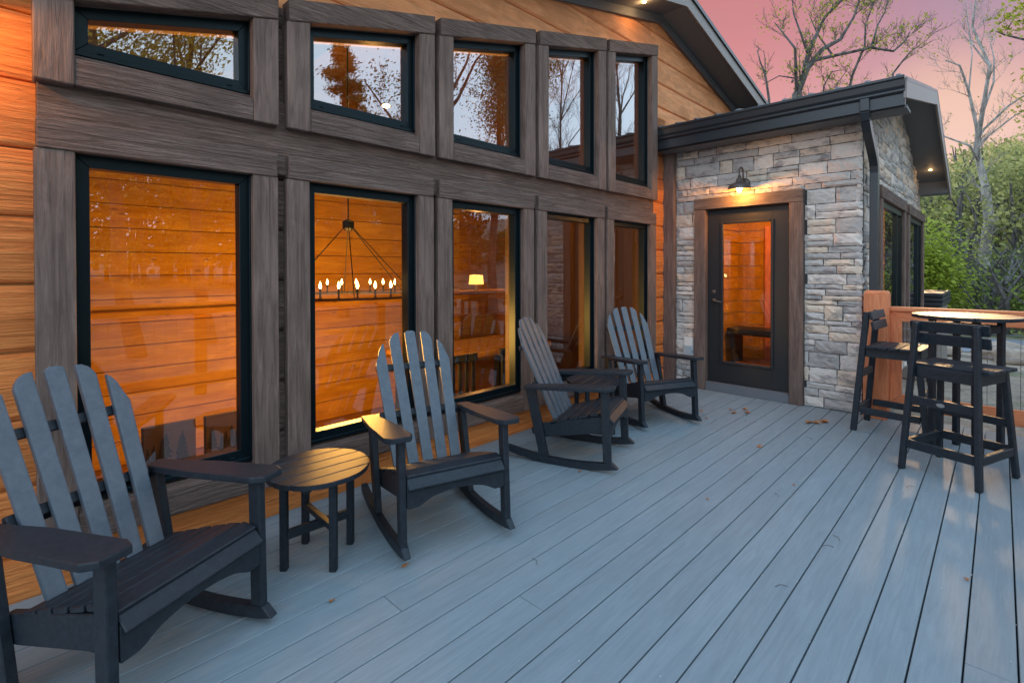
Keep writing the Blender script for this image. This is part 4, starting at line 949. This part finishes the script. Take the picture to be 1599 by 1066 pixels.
# wooded hillside
def wood_(name, lab, xr, yr, hr, cnt, seed, hz, lm, leafs=(.10, .22), dens0=(90, 170, 240)):
    r = random.Random(seed); V = []; F = []; TV = MB()
    for i in range(cnt):
        x = r.uniform(*xr); y = r.uniform(*yr)
        b = hz(x, y); h = r.uniform(*hr)
        TV.tube([(x, y, b-.3), (x+r.uniform(-.3, .3), y+r.uniform(-.3, .3), b+h*.5), (x+r.uniform(-.6, .6), y+r.uniform(-.6, .6), b+h)], [.16, .11, .03], 5, cap=False)
        for _ in range(4):
            z = r.uniform(.3, .85)*h; a = r.uniform(0, 6.3); TV.tube([(x, y, b+z), (x+math.cos(a)*1.2, y+math.sin(a)*1.2, b+z+1.2)], [.05, .015], 4, cap=False)
        dens = r.choice(dens0); ws_ = r.uniform(1.0, 1.9)
        cl_ = [(Vector((x+r.gauss(0, 1)*ws_*.6, y+r.gauss(0, 1)*ws_*.6, b+h*r.uniform(.25, 1.0))), r.uniform(.5, 1.0)) for _ in range(9)]
        for _ in range(dens):
            c, rr = r.choice(cl_); p = c+Vector((r.gauss(0, 1), r.gauss(0, 1), r.gauss(0, .6)))*rr*.7
            u = Vector((r.gauss(0, 1), r.gauss(0, 1), r.gauss(0, 1))).normalized(); v = u.orthogonal().normalized(); w_ = u.cross(v); s = r.uniform(*leafs); i = len(V)
            V += [tuple(p-v*s), tuple(p+w_*s*.6), tuple(p+v*s), tuple(p-w_*s*.6)]; F.append((i, i+1, i+2, i+3))
    root = empty(name); tag(root, lab, 'wood', kind='stuff')
    fast_mesh('foliage', V, F, lm, root); TV.obj('trunks', M_bark, root)
hzf = lambda x, y: -.7+(min((x-26)*.20, max(3.2, min(11, 4.2+1.0*(3-y)))) if x > 26 else 0)
wood_('hillside_wood', 'spring green wood covering the hillside beyond the road', (33, 74), (-14, 14), (4, 6.5), 330, 21, hzf, M_hill, (.08, .17), (200, 320, 420))
wood_('undergrowth', 'low green undergrowth between the road and the hillside wood', (22.2, 34), (-7, 9), (.7, 2.2), 240, 25, hzf, M_lime2, (.04, .09), (120, 200))
wood_('far_wood', 'dark wood on the open side, mirrored low in the panes', (-25, 34), (-44, -28), (8.0, 10.5), 230, 22, lambda x, y: -.3, M_pinel, (.16, .34), (150, 220))
wood_('far_wood', 'lower dark wood farther along the open side', (34, 80), (-46, -28), (4.0, 6.5), 170, 29, lambda x, y: -.3, M_pinel, (.16, .34), (110, 170))
# trees on the open side, mirrored in the panes
def conifer(loc, h, w_, lm, seed, label, n=1500, name='conifer'):
    root = empty(name, loc); r = random.Random(seed); q = MB(); q.tube([(0, 0, 0), (.1, 0, h*.6), (0, .1, h)], [h*.022, h*.012, .02], 7); V = []; F = []
    nb = int(h*7)
    for i in range(nb):
        t_ = .12+.86*i/nb; z = h*t_; L = w_*(1-t_)*r.uniform(.55, 1.15)+.10; a = r.uniform(0, 6.3); d = Vector((math.cos(a), math.sin(a), r.uniform(-.05, .35)))
        q.tube([(0, 0, z), Vector((0, 0, z))+d*L], [.03, .006], 4, cap=False)
        for k_ in range(int(n/nb)):
            f = r.uniform(.15, 1); p = Vector((0, 0, z))+d*L*f+Vector((r.gauss(0, .16), r.gauss(0, .16), r.gauss(0, .12)))
            u = Vector((r.gauss(0, 1), r.gauss(0, 1), r.gauss(0, 1))).normalized(); v = u.orthogonal().normalized(); x_ = u.cross(v); s = r.uniform(.05, .12); j = len(V)
            V += [tuple(p-v*s), tuple(p+x_*s*.3), tuple(p+v*s), tuple(p-x_*s*.3)]; F.append((j, j+1, j+2, j+3))
    q.obj('trunk', M_bark, root); fast_mesh('crown', V, F, lm, root); tag(root, label, 'tree')
conifer((10.4, -14, -.7), 11.9, 4.8, M_pinel, 2, 'tall pointed evergreen mirrored in the second upper window', 24000)
conifer((8.6, -15, -.7), 10.2, 4.2, M_pinel, 3, 'smaller evergreen mirrored left of the tall pointed one', 9000)
conifer((12.6, -17, -.7), 10.6, 4.4, M_pinel, 4, 'broad low evergreen mirrored right of the tall pointed one', 10000)
def bare(loc, h, seed, label, leaves=0, lm=None, name='bare_tree', r0=.16, tw=(1.3, 1.5, 3), ls=.09, lspread=.5):
    r = random.Random(seed); L = []
    tp = [Vector((0, 0, 0))]
    for i in range(6): tp.append(tp[-1]+Vector((r.uniform(-.3, .3), r.uniform(-.3, .3), h/6)))
    L.append((tp, r0, .03))
    for i in range(2, 6):
        for s in range(2):
            a = r.uniform(0, 6.3); p = tp[i]; pts = [p]
            for j in range(3): pts.append(pts[-1]+Vector((math.cos(a)*h*.05, math.sin(a)*h*.05, h*.075))+Vector((r.uniform(-.2, .2), r.uniform(-.2, .2), r.uniform(-.2, .2))))
            L.append((pts, r0*.45*(1-i*.1), .02))
    t_ = twig_tree(name, L, seed, leaves, lm, tw=tw, ls=ls, loc=loc, leafspread=lspread); tag(t_, label, 'tree')
bare((2.4, -9, -.7), 11, 31, 'thick trunked tree mirrored in the first upper window, left', 20000, M_gold, r0=.22, ls=.05, lspread=1.0)
bare((4.4, -10.5, -.7), 11, 32, 'thick trunked tree mirrored in the first upper window, right', 20000, M_gold, r0=.20, ls=.05, lspread=1.0)
bare((1.0, -13, -.7), 13, 38, 'leafing tree mirrored at the far left of the first upper window', 20000, M_gold, ls=.05, lspread=1.0)
bare((26, -15, -.7), 18, 33, 'slender bare tree mirrored in the fourth upper window', 0, None, tw=(2.6, 1.6, 3))
bare((33, -15, -.7), 21, 34, 'large forked bare tree mirrored in the fifth upper window', 0, None, r0=.3, tw=(2.2, 1.9, 3))
bare((30, -22, -.7), 18, 35, 'bare tree farther back between the fourth and fifth upper windows', 0, None, tw=(2.2, 1.7, 3))
# big pine with a bough across the third upper window
bare((10.2, -8.5, -.7), 14, 36, 'tall pine trunk mirrored at the right of the second upper window', 8000, M_pinel, name='pine_tree', r0=.26, ls=.055, lspread=.7)
bare((15.0, -9.5, -.7), 15, 37, 'shaggy pine mirrored in the third upper window', 60000, M_pinel, name='pine_tree', r0=.24, ls=.05, lspread=.8, tw=(1.6, 1.6, 3))
bare((-3, -16, -.7), 12, 41, 'leafing tree far to the left of the open side', 1500, M_leafy)
bpy.context.view_layer.update()
